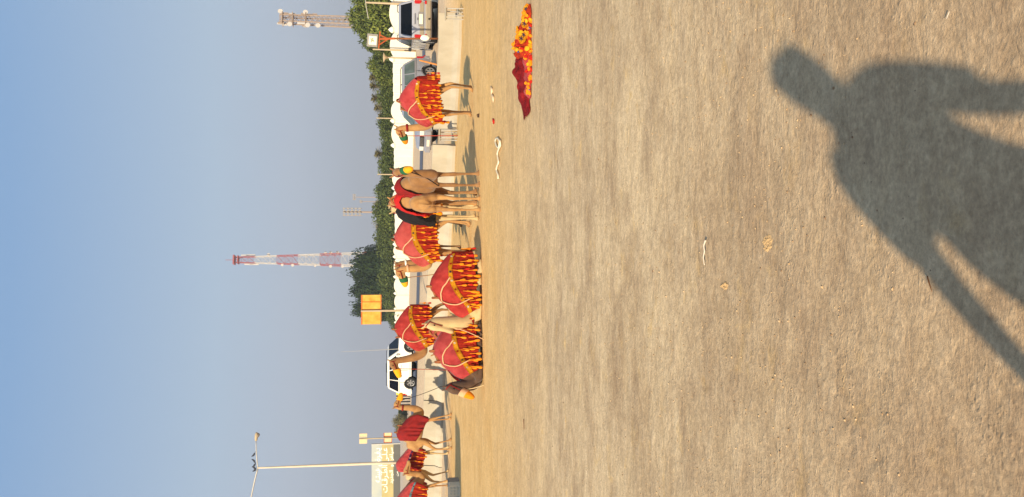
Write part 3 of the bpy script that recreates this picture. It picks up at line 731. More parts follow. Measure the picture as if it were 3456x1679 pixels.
def clod(px, py, sx, sy, label, m_=None, hgt=.008):
    sx *= .62; sy *= .62
    bm = bmesh.new(); P = ground_pt(px, py); n = 30; g = []; sd = random.random()*50
    for i in range(n+1):
        row = []
        for j in range(n+1):
            u, v = i/n*2-1, j/n*2-1
            e = max(0, 1-(u*u+v*v)*(1+.8*mnoise.noise(Vector((u*1.7+sd, v*1.7, 3)))))
            h = hgt*min(1, e*2.5)*(.55+1.1*mnoise.fractal(Vector((u*sx*90+sd, v*sy*90, 1)), .6, 2.0, 3))
            row.append(bm.verts.new((u*sx*1.5, v*sy*1.5, h*min(1, e*4)-.004 if e > 0 else -.014)))
        g.append(row)
    for i in range(n):
        for j in range(n): bm.faces.new((g[i][j], g[i+1][j], g[i+1][j+1], g[i][j+1]))
    o = finish(bm, 'dirt_clod', m_ or mat('loose_earth', (186,154,110), .95, .2, 60, bump=.5)); o.location = P+Vector((0,0,.002)); tag(o, label, 'clod')
clod(2590, 822, .05, .055, 'broad crumbly pale clod on the packed ground beyond the shadow')
clod(2445, 965, .025, .05, 'narrow pale clod with a dark notch, left of the shadow tip')
clod(1618, 390, .05, .05, 'dark dung heap on the sand in front of the lone standing camel', HOOF, .05)

# pebbles: nobody could count them
def pebbles():
    N = 15000
    base = []
    V0 = np.array([(1,0,0),(-1,0,0),(0,1,0),(0,-1,0),(0,0,1),(0,0,-1)], float)
    Fc = [(0,2,4),(2,1,4),(1,3,4),(3,0,4),(2,0,5),(1,2,5),(3,1,5),(0,3,5)]
    Yp = 1.5+16*rng.random(N)**1.5; Xp = (rng.random(N)-.5)*.95*(Yp+1)
    dens = fbm(Xp*.5, Yp*.5, 3, 40); keep = dens > -.12+.2*rng.random(N)-.1; Xp, Yp = Xp[keep], Yp[keep]; N = len(Xp)
    s = .0016+.0050*rng.random(N)**5+.0004*Yp/4*rng.random(N)
    rot = rng.random(N)*6.28
    jit = .6+.8*rng.random((N,6,1))
    P = V0[None]*jit*s[:,None,None]*np.array([1.3,1,.75])
    c, n_ = np.cos(rot)[:,None], np.sin(rot)[:,None]
    x = P[:,:,0]*c-P[:,:,1]*n_; y = P[:,:,0]*n_+P[:,:,1]*c
    z = P[:,:,2]+s[:,None]*.4
    bvh_z = ground_height(Xp, Yp)
    co = np.stack([x+Xp[:,None], y+Yp[:,None], z+bvh_z[:,None]], -1).reshape(-1,3)
    f = (np.array(Fc)[None]+np.arange(N)[:,None,None]*6).reshape(-1,3)
    me = bpy.data.meshes.new('pebbles'); me.vertices.add(len(co)); me.vertices.foreach_set('co', co.ravel())
    me.loops.add(f.size); me.loops.foreach_set('vertex_index', f.ravel()); me.polygons.add(len(f))
    me.polygons.foreach_set('loop_start', np.arange(0, f.size, 3)); me.polygons.foreach_set('loop_total', np.full(len(f), 3)); me.update(calc_edges=True)
    pm = bpy.data.materials.new('pebble_stone'); pm.use_nodes = True; n = pm.node_tree.nodes; l = pm.node_tree.links
    g = n.new('ShaderNodeNewGeometry'); cr = n.new('ShaderNodeValToRGB'); cr.color_ramp.interpolation = 'LINEAR'
    cr.color_ramp.elements[0].color = (*lin((128,100,74)),1); cr.color_ramp.elements[1].color = (*lin((206,178,138)),1)
    e = cr.color_ramp.elements.new(.6); e.color = (*lin((196,164,122)),1)
    l.new(g.outputs['Random Per Island'], cr.inputs[0]); l.new(cr.outputs[0], n['Principled BSDF'].inputs['Base Color']); n['Principled BSDF'].inputs['Roughness'].default_value = .85
    me.materials.append(pm); o = link('pebbles', me); tag(o, kind='stuff')
def ground_height(X, Y):
    z = zbase(X, Y); fade = 1/(1+(Y/26)**2)
    d = .030*fbm(X*.35, Y*.9, 3, 1)+.008*fbm(X*1.3, Y*2.2, 5, 5)
    d += (ss(.04, .16, fbm(X*1.1+7, Y*1.7, 4, 9))*.010*fbm(X*34, Y*40, 4, 13)+.004*fbm(X*30, Y*40, 3, 21))/(1+(Y/6)**3)
    return z+d*fade
pebbles()

# ------------------------------------------------------------------ concrete barrier blocks
def barrier():
    t = thing('concrete_barrier', 'low pale concrete barrier of long slabs along the roadside', 'barrier', (0,0,0))
    ctl_x = [-16,-9, -5.9, -2.9, 4, 7.2]; ctl_y = [37, 34.2, 32.6, 30.6, 28.6, 28.7]
    def pt(x): return Vector((x, float(np.interp(x, ctl_x, ctl_y)), 0))
    spans = [(-16,-12.9),(-12.85,-9.6),(-9.55,-6.4),(-6.35,-3.3),(-3.25,-.2),(-.15,3.86),(4.42,8.72)]
    for a, b_ in spans:
        b_ = min(b_, 8.72)
        A, B_ = pt(a), pt(b_)
        d = (B_-A); L = d.length; ang = math.atan2(d.y, d.x); zb = min(zg(A.x, A.y-.3), zg(B_.x, B_.y-.3))
        bm = bmesh.new()
        prof = [(-.30,-.25),(-.30,.10),(-.17,.30),(-.10,.84),(.10,.84),(.17,.30),(.30,.10),(.30,-.25)]
        n = 26; rows = []
        for i in range(n+1):
            u = i/n
            zi = zg(A.x+d.x*u, A.y+d.y*u-.3)
            rows.append([bm.verts.new((L*u, y+.006*mnoise.noise(Vector((L*u*3+a, y*9, z*4))), zi+z+.008*mnoise.noise(Vector((L*u*2, y*5, z+a))))) for y, z in prof])
        for r0, r1 in zip(rows, rows[1:]):
            for k in range(len(prof)): bm.faces.new((r0[k], r0[(k+1)%8], r1[(k+1)%8], r1[k]))
        bm.faces.new(rows[0]); bm.faces.new(list(reversed(rows[-1])))
        finish(bm, 'barrier_block', CONC, t, False, (A.x, A.y, 0), (0,0,ang))
barrier()
def trestle(px0, py, d, label, w=.35, h=.52):
    g = gp(py, d); t = thing('metal_trestle', label, 'trestle', g, .3)
    for s in (-1, 1):
        bm = bmesh.new(); tube(bm, [(s*w/2,-.1,0),(s*w/2,-.08,h)], .02, 6); finish(bm, 'leg', GALV, t)
        bm = bmesh.new(); tube(bm, [(s*w/2,.12,0),(s*w/2,.10,h)], .02, 6); finish(bm, 'leg', GALV, t)
    bm = bmesh.new()
    for z in (h*.35, h*.98): tube(bm, [(-w/2,-.09,z),(w/2,-.09,z)], .018, 6)
    finish(bm, 'rail', GALV, t)
    bm = bmesh.new(); box(bm, (0,0,h+.02), (w+.12,.3,.04), bev=.008); finish(bm, 'top_plate', CONC, t)
trestle(1500, 48, 27.6, 'grey metal trestle at the barrier end below the silver car seen from behind', .30, .62)
trestle(1500, 457, 27.6, 'grey metal trestle in the barrier gap behind the lone standing camel', .30, .62)

# ------------------------------------------------------------------ cars
def car(name, label, loc, heading, L, W, Hh, belt, paint, lower=None, glass=GLASSD, kind='suv', wheel_r=.38, sc=1):
    t = thing(name, label, 'car', loc, heading, None, sc)
    x0, x1 = -L/2, L/2
    gc = .32                                         # ground clearance
    wf, wr = x1-.92, x0+.95
    def arch(cx, r, n=9): return [(cx+math.cos(a)*r, .36+math.sin(a)*r) for a in [math.pi-math.pi*i/n for i in range(n+1)]]
    ar = wheel_r+.07
    hood = belt+.02
    prof = [(x0+.05,gc),] + [(x, max(z, gc)) for x, z in arch(wr, ar)] + [(x, max(z, gc)) for x, z in arch(wf, ar)] + [(x1-.06,gc),(x1,.52),(x1-.03,belt-.22),(x1-.22,hood-.06),(x1-1.15,hood+.02),(x1-1.18,belt),(x0+.04,belt),(x0,.60)]
    bm = bmesh.new()
    fs = []
    for s in (-1, 1):
        vv = [bm.verts.new((x, s*W/2*(.955 if (z > belt-.05 or z < .42) else 1), z)) for x, z in prof]
        fs.append(vv)
    n = len(prof)
    for i in range(n):
        bm.faces.new((fs[0][i], fs[0][(i+1)%n], fs[1][(i+1)%n], fs[1][i]))
    bm.faces.new(fs[0]); bm.faces.new(list(reversed(fs[1])))
    bmesh.ops.triangulate(bm, faces=[f for f in bm.faces if len(f.verts) > 4])
    # round the nose and tail in plan
    for v in bm.verts:
        e = max(0, abs(v.co.x)-(L/2-.45))/.45
        v.co.y *= 1-.10*e*e
    body = finish(bm, 'body', paint, t)
    md = body.modifiers.new('b', 'BEVEL'); md.width = .035; md.segments = 3; md.limit_method = 'ANGLE'; md.angle_limit = R(35)
    # cabin
    c0, c1 = x0+.06, x1-1.25
    rt0, rt1 = x0+.42, x1-2.0
    top = [(rt0, Hh-.02), (rt1, Hh)]
    def cab(z, x, s):
        k = (z-belt)/(Hh-belt); return Vector((x, s*(W/2*(.95-.17*k)), z))
    bm = bmesh.new(); q = {}
    zz = [belt-.06, belt, Hh-.10, Hh]
    for s in (-1, 1):
        for key, x, z in (('a',c0,belt-.04),('b',c1,belt-.04),('c',rt1+.10,Hh-.08),('d',rt1-.05,Hh),('e',rt0+.10,Hh),('f',rt0-.04,Hh-.08)):
            q[key, s] = bm.verts.new(cab(z, x, s))
    ks = 'abcdef'
    for i in range(6): bm.faces.new((q[ks[i],-1], q[ks[(i+1)%6],-1], q[ks[(i+1)%6],1], q[ks[i],1]))
    bm.faces.new([q[k,-1] for k in ks]); bm.faces.new([q[k,1] for k in reversed(ks)])
    cabin = finish(bm, 'cabin', paint, t)
    md = cabin.modifiers.new('b', 'BEVEL'); md.width = .06; md.segments = 3; md.limit_method = 'ANGLE'; md.angle_limit = R(25)
    # side glass
    def pane(corners, name_='window', m_=glass, th=.012):
        bm = bmesh.new(); f = bm.faces.new([bm.verts.new(c) for c in corners])
        bmesh.ops.recalc_face_normals(bm, faces=bm.faces); nrm = f.normal.copy()
        cen = f.calc_center_median(); out = cen-Vector((0,0,belt+.2)); 
        if nrm.dot(out) < 0: nrm = -nrm
        for v in bm.verts: v.co += nrm*.010
        bmesh.ops.solidify(bm, geom=[f], thickness=th)
        return finish(bm, name_, m_, t)
    zl, zh = belt+.05, Hh-.13
    def xl(z, front):
        k = (z-belt)/(Hh-belt)
        return (c1+(rt1-c1)*k-.14) if front else (c0+(rt0-c0)*k+.14)
    cuts = [0, .30, .62, 1]
    for s in (-1, 1):
        for i in range(3):
            a0, a1 = cuts[i]+.015, cuts[i+1]-.015
            cs = []
            for (a, z) in ((a0,zl),(a1,zl),(a1,zh),(a0,zh)):
                xa, xb = xl(z, False), xl(z, True); cs.append(cab(z, xa+(xb-xa)*a, s))
            pane(cs)
    def endpane(front, name_):
        cs = []
        for z, s in ((zl,-1),(zl,1),(zh+.02,1),(zh+.02,-1)):
            k = (z-belt+.04)/(Hh-belt-.04)
            x = (c1+(rt1+.10-c1)*k) if front else (c0+(rt0-.04-c0)*k)
            v = cab(z, x+(.006 if front else -.006), s); v.y *= .86; cs.append(v)
        pane(cs, name_)
    endpane(True, 'windscreen'); endpane(False, 'rear_window')
    # wheels
    for wx in (wf, wr):
        for s in (-1, 1):
            wl = bpy.data.objects.new('wheel', None); COL.objects.link(wl); wl.parent = t; wl.location = (wx, s*(W/2-.13), wheel_r)
            bm = bmesh.new()
            prof_ = [(-.12,wheel_r*.62),(-.12,wheel_r*.93),(-.08,wheel_r),(.08,wheel_r),(.12,wheel_r*.93),(.12,wheel_r*.62)]
            rings = []
            for k in range(24):
                a = 2*math.pi*k/24; rings.append([bm.verts.new((math.cos(a)*r, y, math.sin(a)*r)) for y, r in prof_])
            for k in range(24):
                r0, r1 = rings[k], rings[(k+1)%24]
                for j in range(5): bm.faces.new((r0[j], r0[j+1], r1[j+1], r1[j]))
            finish(bm, 'tyre', BLACK, wl, True)
            bm = bmesh.new()
            for k in range(6):
                a = k*math.pi/3; box(bm, (math.cos(a)*wheel_r*.34, s*.085, math.sin(a)*wheel_r*.34), (wheel_r*.52,.03,.075), ry=-a)
            bmesh.ops.create_cone(bm, cap_ends=True, segments=20, radius1=wheel_r*.2, radius2=wheel_r*.16, depth=.05, matrix=Matrix.Translation((0,s*.09,0)) @ Matrix.Rotation(R(90),4,'X'))
            tube(bm, [(math.cos(a)*wheel_r*.60, s*.09, math.sin(a)*wheel_r*.60) for a in [2*math.pi*i/24 for i in range(25)]], .022, 6)
            finish(bm, 'rim', ALLOY, wl)
            bm = bmesh.new(); bmesh.ops.create_cone(bm, cap_ends=True, segments=20, radius1=wheel_r*.6, radius2=wheel_r*.6, depth=.04, matrix=Matrix.Translation((0,s*.03,0)) @ Matrix.Rotation(R(90),4,'X'))
            finish(bm, 'brake_disc', GRILLE, wl)
    # underbody, bumpers, lamps, grille, plate, mirrors, handles
    bm = bmesh.new(); box(bm, (0,0,gc+.02), (L-.5, W-.45, .16)); finish(bm, 'underbody', BLACK, t)
    for sx, nm in ((1,'front_bumper'), (-1,'rear_bumper')):
        bm = bmesh.new(); box(bm, (sx*(L/2-.02),0,.50), (.22, W*.92, .26), bev=.05); finish(bm, nm, lower or paint, t)
    if lower:
        for s in (-1, 1):
            bm = bmesh.new(); box(bm, ((wf+wr)/2, s*(W/2+.004), .46), (wf-wr-2*ar-.05, .04, .2), bev=.012); finish(bm, 'side_cladding', lower, t)
        bm = bmesh.new(); box(bm, (x0-.012,0,.80), (.05, W*.84, .20), bev=.015); finish(bm, 'tailgate_panel', lower, t)
    for s in (-1, 1):
        bm = bmesh.new(); box(bm, (x0+.02, s*(W/2*.9-.07), belt-.24), (.12,.17,.34), bev=.03); finish(bm, 'tail_lamp', REDLAMP, t)
        bm = bmesh.new(); box(bm, (x0-.09, s*(W/2*.80), .62), (.08,.16,.10), bev=.02); finish(bm, 'rear_reflector', REDLAMP, t)
        bm = bmesh.new(); box(bm, (x1-.07, s*(W/2*.90-.20), belt-.28), (.14,.38,.20), bev=.04); finish(bm, 'headlight', CLEARLAMP, t)
        bm = bmesh.new(); box(bm, (c1-.25, s*(W/2+.09), belt+.10), (.12,.20,.16), bev=.03); finish(bm, 'mirror', GRILLE if lower else paint, t)
        for hx in (-.1, -1.05+.2):
            bm = bmesh.new(); box(bm, (hx, s*(W/2+.012), belt-.12), (.18,.03,.04), bev=.008); finish(bm, 'door_handle', paint, t)
        for dx in (.62, -.38, -1.30):
            bm = bmesh.new(); box(bm, (dx, s*(W/2-.004), (belt+.40)/2+.08), (.012,.012,belt-.62)); finish(bm, 'door_seam', BLACK, t)
        bm = bmesh.new(); tube(bm, [(rt0+.15,s*W*.36,Hh+.01),(rt0+.25,s*W*.36,Hh+.06),(rt1-.35,s*W*.36,Hh+.06),(rt1-.2,s*W*.36,Hh+.01)], .02, 6); finish(bm, 'roof_rail', GRILLE, t)
    bm = bmesh.new(); box(bm, (x1+.0,0,belt-.28), (.06, W*.44, .20), bev=.01)
    finish(bm, 'grille', GRILLE, t)
    bm = bmesh.new()
    for k in (-1,0,1): box(bm, (x1+.035,0,belt-.28+k*.055), (.02, W*.42, .018))
    finish(bm, 'grille_bar', CHROME, t)
    bm = bmesh.new(); box(bm, (x1+.10,0,.50), (.02,.5,.13), bev=.005); finish(bm, 'number_plate', PLATE, t)
    bm = bmesh.new(); box(bm, (x0-.05,0,.84), (.02,.46,.16), bev=.005); finish(bm, 'number_plate', PLATE, t)
    if lower:
        bm = bmesh.new(); box(bm, (x0-.045,0,.84), (.012,.66,.26), bev=.003); finish(bm, 'plate_recess', CHROME, t)
        bm = bmesh.new(); ball(bm, (x0-.20,0,.46), .045); tube(bm, [(x0-.05,0,.44),(x0-.2,0,.44)], .025, 6); finish(bm, 'tow_ball', BLACK, t, True)
        bm = bmesh.new(); box(bm, (x0-.045,-.0,1.02), (.02,.12,.03)); box(bm, (x0-.05,0,belt-.08), (.02,.5,.03)); finish(bm, 'badge', CHROME, t)
    return t
g = gp(47, 37)
car('parked_car', 'silver estate car seen from behind with champagne lower panels and dark rear window', g+Vector((0,2.3,0)), deg(82), 4.9, 1.93, 1.90, 1.22, SILVER, CHAMP, GLASSD)
g = gp(352, 38)
car('parked_car', 'silver off-road car seen side-on with green-tinted windows behind the lone camel', g, deg(207), 4.5, 1.80, 1.74, 1.08, SILVER, None, GLASSG)
g = gp(1203, 48)
wc = car('parked_car', 'white off-road car with a whip aerial parked on the raised road', g, deg(-27), 4.6, 1.88, 1.84, 1.12, WCAR, None, GLASSD, wheel_r=.41)
bm = bmesh.new(); tube(bm, [(1.05,-.7,1.15),(1.0,-.7,2.4),(.92,-.7,4.6)], [.02,.014,.008], 5, sub=3); finish(bm, 'aerial', GALV, wc)
# yellow road board just beyond the white car
g = at(1334, 1298, 55); t = thing('road_board', 'bright yellow and red board on a post behind the white car', 'sign', (g.x, g.y, zg(g.x, g.y)))
hh = g.z-t.location.z
bm = bmesh.new(); box(bm, (0,0,hh), (.34,.04,.85), bev=.01); finish(bm, 'board', mat('yellow_board', (240,214,30), .5, .04, 4), t)
bm = bmesh.new(); box(bm, (0,-.025,hh-.28), (.30,.02,.16)); finish(bm, 'red_stripe', REDLAMP, t)
bm = bmesh.new(); tube(bm, [(0,.04,0),(0,.04,hh-.35)], .03, 6); finish(bm, 'post', GALV, t)

# ------------------------------------------------------------------ long white scalloped wall
WA, WB = Vector((24.4, 73.0)), Vector((-14.2, 151.0))
def on_wall(py):
    k = (839.5-py)/F                                     # X = k*depth, depth ~ Y*cT + const
    A, B_ = WA, WB
    lo, hi = -2.0, 2.0
    for _ in range(50):
        mid = (lo+hi)/2; P = A+(B_-A)*mid; dep = P.y*cT+(H-.3)*sT
        if P.x-k*dep > 0: lo = mid
        else: hi = mid
    return A+(B_-A)*lo
def long_wall():
    t = thing('scalloped_wall', 'long white boundary wall with scalloped arched panels and fluted sections', 'wall', (0,0,0))
    segs = [(-360,-250,'a'),(-250,-110,'f'),(-100,-10,'a'),(-2,98,'a'),(116,197,'a'),(200,345,'f'),(347,405,'a'),(418,488,'a'),(490,570,'f'),(572,632,'a'),(642,698,'a'),(700,792,'f'),(794,822,'a'),(828,864,'a'),(872,932,'a'),(939,988,'a'),(996,1040,'a'),(1046,1086,'a')]
    ang = math.atan2((WB-WA).y, (WB-WA).x)
    prev_end = None
    for ya, yb, kd in segs:
        A, B_ = on_wall(ya), on_wall(yb); L = (B_-A).length
        z0 = zg(A.x, A.y)-.1
        bm = bmesh.new()
        if kd == 'a':
            n = 16; top = [(L*i/n, 2.22+.52*math.sin(math.pi*i/n)**.75) for i in range(n+1)]
            for s in (-.12, .12):
                pass
            fr = [bm.verts.new((x, -.12, z)) for x, z in top]; bk = [bm.verts.new((x, .12, z)) for x, z in top]
            fb = [bm.verts.new((x, -.12, 0)) for x, z in top]; bb = [bm.verts.new((x, .12, 0)) for x, z in top]
            for i in range(n):
                bm.faces.new((fb[i], fb[i+1], fr[i+1], fr[i])); bm.faces.new((bb[i+1], bb[i], bk[i], bk[i+1])); bm.faces.new((fr[i], fr[i+1], bk[i+1], bk[i]))
            bm.faces.new((fb[0], fr[0], bk[0], bb[0])); bm.faces.new((fb[-1], bb[-1], bk[-1], fr[-1]))
            finish(bm, 'arch_panel', WHITEW, t, False, (A.x, A.y, z0), (0,0,ang))
            bm = bmesh.new(); box(bm, (L/2, -.135, .22), (L*.98, .05, .34), bev=.01); finish(bm, 'plinth', WHITEW, t, False, (A.x, A.y, z0), (0,0,ang))
        else:
            nf = 9 if yb-ya > 100 else 7
            for i in range(nf):
                x = L*(i+.5)/nf; wd = L/nf
                bm = bmesh.new(); box(bm, (x, .02 if i % 2 else -.09, 1.24), (wd*.985, .22, 2.48 if i % 2 == 0 else 2.40), bev=.07)
                finish(bm, 'flute', WHITEW, t, False, (A.x, A.y, z0), (0,0,ang))
        if kd == 'a':
            # finial and pier at the far end of the arch
            bm = bmesh.new(); box(bm, (L+.28, -.02, 1.14), (.46,.42,2.28), bev=.03); finish(bm, 'pier', WHITEW, t, False, (A.x, A.y, z0), (0,0,ang))
            bm = bmesh.new(); tube(bm, [(L+.28,0,2.26),(L+.28,0,2.34),(L+.28,0,2.50),(L+.28,0,2.68),(L+.28,0,2.86)], [.10,.30,.34,.22,.03], 10, sub=2)
            finish(bm, 'finial', WHITEW, t, True, (A.x, A.y, z0), (0,0,ang))
long_wall()

# ------------------------------------------------------------------ trees
def leaf_mat(name, a, b_, c_):
    M = bpy.data.materials.new(name); M.use_nodes = True; n = M.node_tree.nodes; l = M.node_tree.links
    g = n.new('ShaderNodeNewGeometry'); cr = n.new('ShaderNodeValToRGB')
    cr.color_ramp.elements[0].color = (*lin(a),1); cr.color_ramp.elements[1].color = (*lin(c_),1)
    e = cr.color_ramp.elements.new(.55); e.color = (*lin(b_),1)
    l.new(g.outputs['Random Per Island'], cr.inputs[0])
    b = n['Principled BSDF']; b.inputs['Roughness'].default_value = .75; b.inputs['Specular IOR Level'].default_value = .2
    oi = n.new('ShaderNodeTexNoise'); oi.inputs['Scale'].default_value = .5; tc = n.new('ShaderNodeTexCoord'); l.new(tc.outputs['Object'], oi.inputs[0])
    mx = n.new('ShaderNodeMix'); mx.data_type = 'RGBA'; mx.blend_type = 'MULTIPLY'; mx.inputs[0].default_value = 1
    r2 = n.new('ShaderNodeValToRGB'); r2.color_ramp.elements[0].position = .35; r2.color_ramp.elements[0].color = (.7,.7,.6,1); r2.color_ramp.elements[1].position = .65; r2.color_ramp.elements[1].color = (1.2,1.15,1,1)
    l.new(oi.outputs[0], r2.inputs[0]); l.new(cr.outputs[0], mx.inputs[6]); l.new(r2.outputs[0], mx.inputs[7]); l.new(mx.outputs[2], b.inputs['Base Color'])
    return M
LEAF = leaf_mat('hedge_leaf', (46,58,28), (74,88,42), (104,112,60))
LEAFD = leaf_mat('dark_leaf', (20,32,15), (34,52,24), (54,70,34))
LEAFG = leaf_mat('olive_leaf', (84,84,54), (116,110,72), (146,134,94))
LEAFY = leaf_mat('yellow_green_leaf', (66,78,30), (92,104,44), (122,128,66))
BARK = mat('bark', (92,74,56), .95, .2, 4, bump=.5)
def crown_mesh(name, m_, n=5200, leaf=.24, seed=0, lumps=26, flat=1.0, core=None):
    r = np.random.default_rng(seed)
    c = r.normal(size=(lumps,3)); c /= np.linalg.norm(c, axis=1)[:,None]; c *= (.35+.42*r.random((lumps,1))); c[:,2] = np.abs(c[:,2])*1.0-.10+.1*r.random(lumps)
    rad = .20+.20*r.random(lumps)
    k = r.integers(0, lumps, n)
    d = r.normal(size=(n,3)); d /= np.linalg.norm(d, axis=1)[:,None]
    P = c[k]+d*(rad[k]*(.55+.5*r.random(n)**.5))[:,None]
    nrm = d+r.normal(size=(n,3))*.55; nrm /= np.linalg.norm(nrm, axis=1)[:,None]
    a = np.cross(nrm, r.normal(size=(n,3))); a /= np.linalg.norm(a, axis=1)[:,None]; b = np.cross(nrm, a)
    s = (leaf*(.5+.8*r.random(n)))[:,None]
    P = P*np.array([1,1,flat])
    q = np.stack([P-a*s*.5, P-b*s*.30+a*s*.05, P+a*s*.5, P+b*s*.30], 1).reshape(-1,3)
    f = np.arange(n*4)
    me = bpy.data.meshes.new(name); me.vertices.add(n*4); me.vertices.foreach_set('co', q.ravel())
    me.loops.add(n*4); me.loops.foreach_set('vertex_index', f); me.polygons.add(n)
    me.polygons.foreach_set('loop_start', np.arange(0, n*4, 4)); me.polygons.foreach_set('loop_total', np.full(n, 4)); me.update(calc_edges=True)
    me.materials.append(m_); return me
CR = {('h',i): crown_mesh('crown', LEAF, 10500, .092, 10+i, 46) for i in range(3)}
CR.update({('y',i): crown_mesh('crown', LEAFY, 10500, .092, 20+i, 46) for i in range(2)})
CR.update({('d',i): crown_mesh('crown', LEAFD, 9000, .10, 30+i, 46) for i in range(2)})
CR.update({('o',i): crown_mesh('crown', LEAFG, 4200, .085, 40+i) for i in range(2)})
LAB = {'h': ('leafy_tree', 'dense green tree in the long row behind the white wall', 'green trees in the row behind the white wall'),
       'y': ('leafy_tree', 'lighter yellow-green tree in the row behind the white wall', 'yellow-green trees behind the white wall'),
       'd': ('dark_tree', 'large very dark green tree rising behind the yellow signboard', 'dark trees behind the signboard'),
       'o': ('olive_tree', 'dull olive tree showing between the green trees behind the white wall', 'olive trees behind the white wall')}
def tree(kd, i, py, px_top, wpx, d, low=.0, label=None):
    """tree whose top is seen at picture column px_top, wpx wide, d metres off"""
    P = at(px_top, py, d); g0 = zg(P.x, P.y); hgt = P.z-g0; w_ = wpx/F*d
    nm, lb, gr = LAB[kd]
    t = thing(nm, label or lb, 'tree', (P.x, P.y, g0), random.random()*6, None if label else gr)
    zc = hgt*.42; hz = (hgt-zc)
    c = link('crown', CR[kd, i], t, (0,0,zc), (0,0,random.random()*6), (w_/2*1.05, w_/2*1.05, hz*1.04))
    c2 = link('lower_crown', CR[kd, i], t, (0,0,zc*.75), (math.pi,0,random.random()*6), (w_/2*1.02, w_/2*1.02, zc*.8))
    bm = bmesh.new(); rt = max(.09, hgt*.022)
    tube(bm, [(0,0,-.1),(.05,0,hgt*.2),(.0,.05,hgt*.45),(.1,0,hgt*.7)], [rt*1.4, rt, rt*.8, rt*.3], 8, sub=3)
    for k in range(5):
        a = k*1.26; tube(bm, [(0,0,hgt*.28+k*.1),(math.cos(a)*w_*.18,math.sin(a)*w_*.18,hgt*.5),(math.cos(a)*w_*.3,math.sin(a)*w_*.3,hgt*.66)], [rt*.5,rt*.35,rt*.12], 6, sub=2)
    finish(bm, 'trunk', BARK, t, True)
random.seed(11)
def wd(py):
    P = on_wall(py); return P.y*cT+1.5*sT
row = [('y',0,-60,1186,120),('y',1,-5,1180,110),('y',0,40,1178,110),('h',0,80,1180,100),('y',1,112,1204,90),('y',1,150,1236,75),('h',1,190,1240,80),('y',0,230,1244,80),('h',2,272,1264,70),
       ('h',0,318,1268,75),('h',1,360,1272,70),('h',2,402,1266,75),('h',0,447,1278,70),('h',1,488,1272,75),('h',2,528,1276,75),('h',0,572,1272,75),('h',1,618,1268,80),('h',2,660,1258,80),('h',0,705,1252,90),('h',1,752,1254,80),
       ('h',2,800,1256,80),('h',0,846,1268,85),('h',1,895,1272,85),('h',2,945,1268,80),('h',0,1000,1278,70),('h',1,1040,1288,60),('h',2,1075,1300,50)]
where = ['beyond the picture edge, end of the row by the car seen from behind', 'at the picture edge above the car seen from behind', 'under the tan antenna tower, above the car seen from behind', 'left of the tan antenna tower, above the framed sign',
 'directly behind the framed square sign', 'between the framed sign and the silver off-road car', 'above the mushroom lamp on the white wall', 'above the rear of the silver off-road car', 'above the rump of the lone standing camel', 'above the hump of the lone standing camel',
 'above the head of the lone standing camel', 'behind the thin cream pole left of the lone camel', 'just left of the thin cream pole', 'beside the free-standing date palm', 'left of the free-standing date palm', 'behind the pole with a knob', 'above the muzzled facing camel',
 'above the camel turned away', 'under the stadium floodlight mast', 'just left of the stadium floodlight mast', 'between floodlight mast and red white tower', 'below the red white tower', 'in front of the dark trees, under the red white tower', 'in front of the dark trees, right of the yellow signboard', 'behind the post of the yellow signboard', 'lower, left of the yellow signboard', 'last and lowest, near the white car']
for (kd, i, py, top, wp), wh in zip(row, where): tree(kd, i, py, top, wp*1.75, wd(py)+9+random.uniform(-1,2), label=('yellow-green' if kd == 'y' else 'green')+' tree '+wh)
for k_, (kd, py, top, wp) in enumerate([('y',-25,1188,110),('h',22,1184,100),('y',62,1184,100),('h',98,1192,90),('y',132,1224,80),('h',172,1240,80),('y',212,1246,80)]):
    tree(kd, k_ % 2, py, top, wp*1.7, wd(py)+16, label='green tree in the second rank of the '+('picture-edge end of the row','row, under the antenna tower','row, above the framed sign','row, behind the framed sign','row, left of the framed sign','row, near the mushroom lamp','row, above the silver off-road car')[k_])
for kd, i, py, top, wp, lb in [('o',0,130,1224,60,'dull olive tree just left of the framed square sign'),('o',1,255,1250,70,'dull olive tree among the palms above the lone camel'),('o',0,300,1262,60,'low olive tree between two date palms'),('o',1,350,1262,60,'olive tree under the palm above the camel head'),('o',0,760,1244,40,'small brownish tree top left of the floodlight mast'),('o',1,690,1250,40,'small brownish tree top right of the floodlight mast')]:
    tree(kd, i, py, top, wp*1.1, wd(py)+14, label=lb)
for k, (py, top, wp) in enumerate([(880,1184,95),(930,1176,110),(985,1180,105),(1030,1182,80),(1058,1186,60),(905,1205,90),(1010,1215,110)]):
    tree('d', k % 2, py, top, wp*1.15, wd(min(py,1050))+22+k)
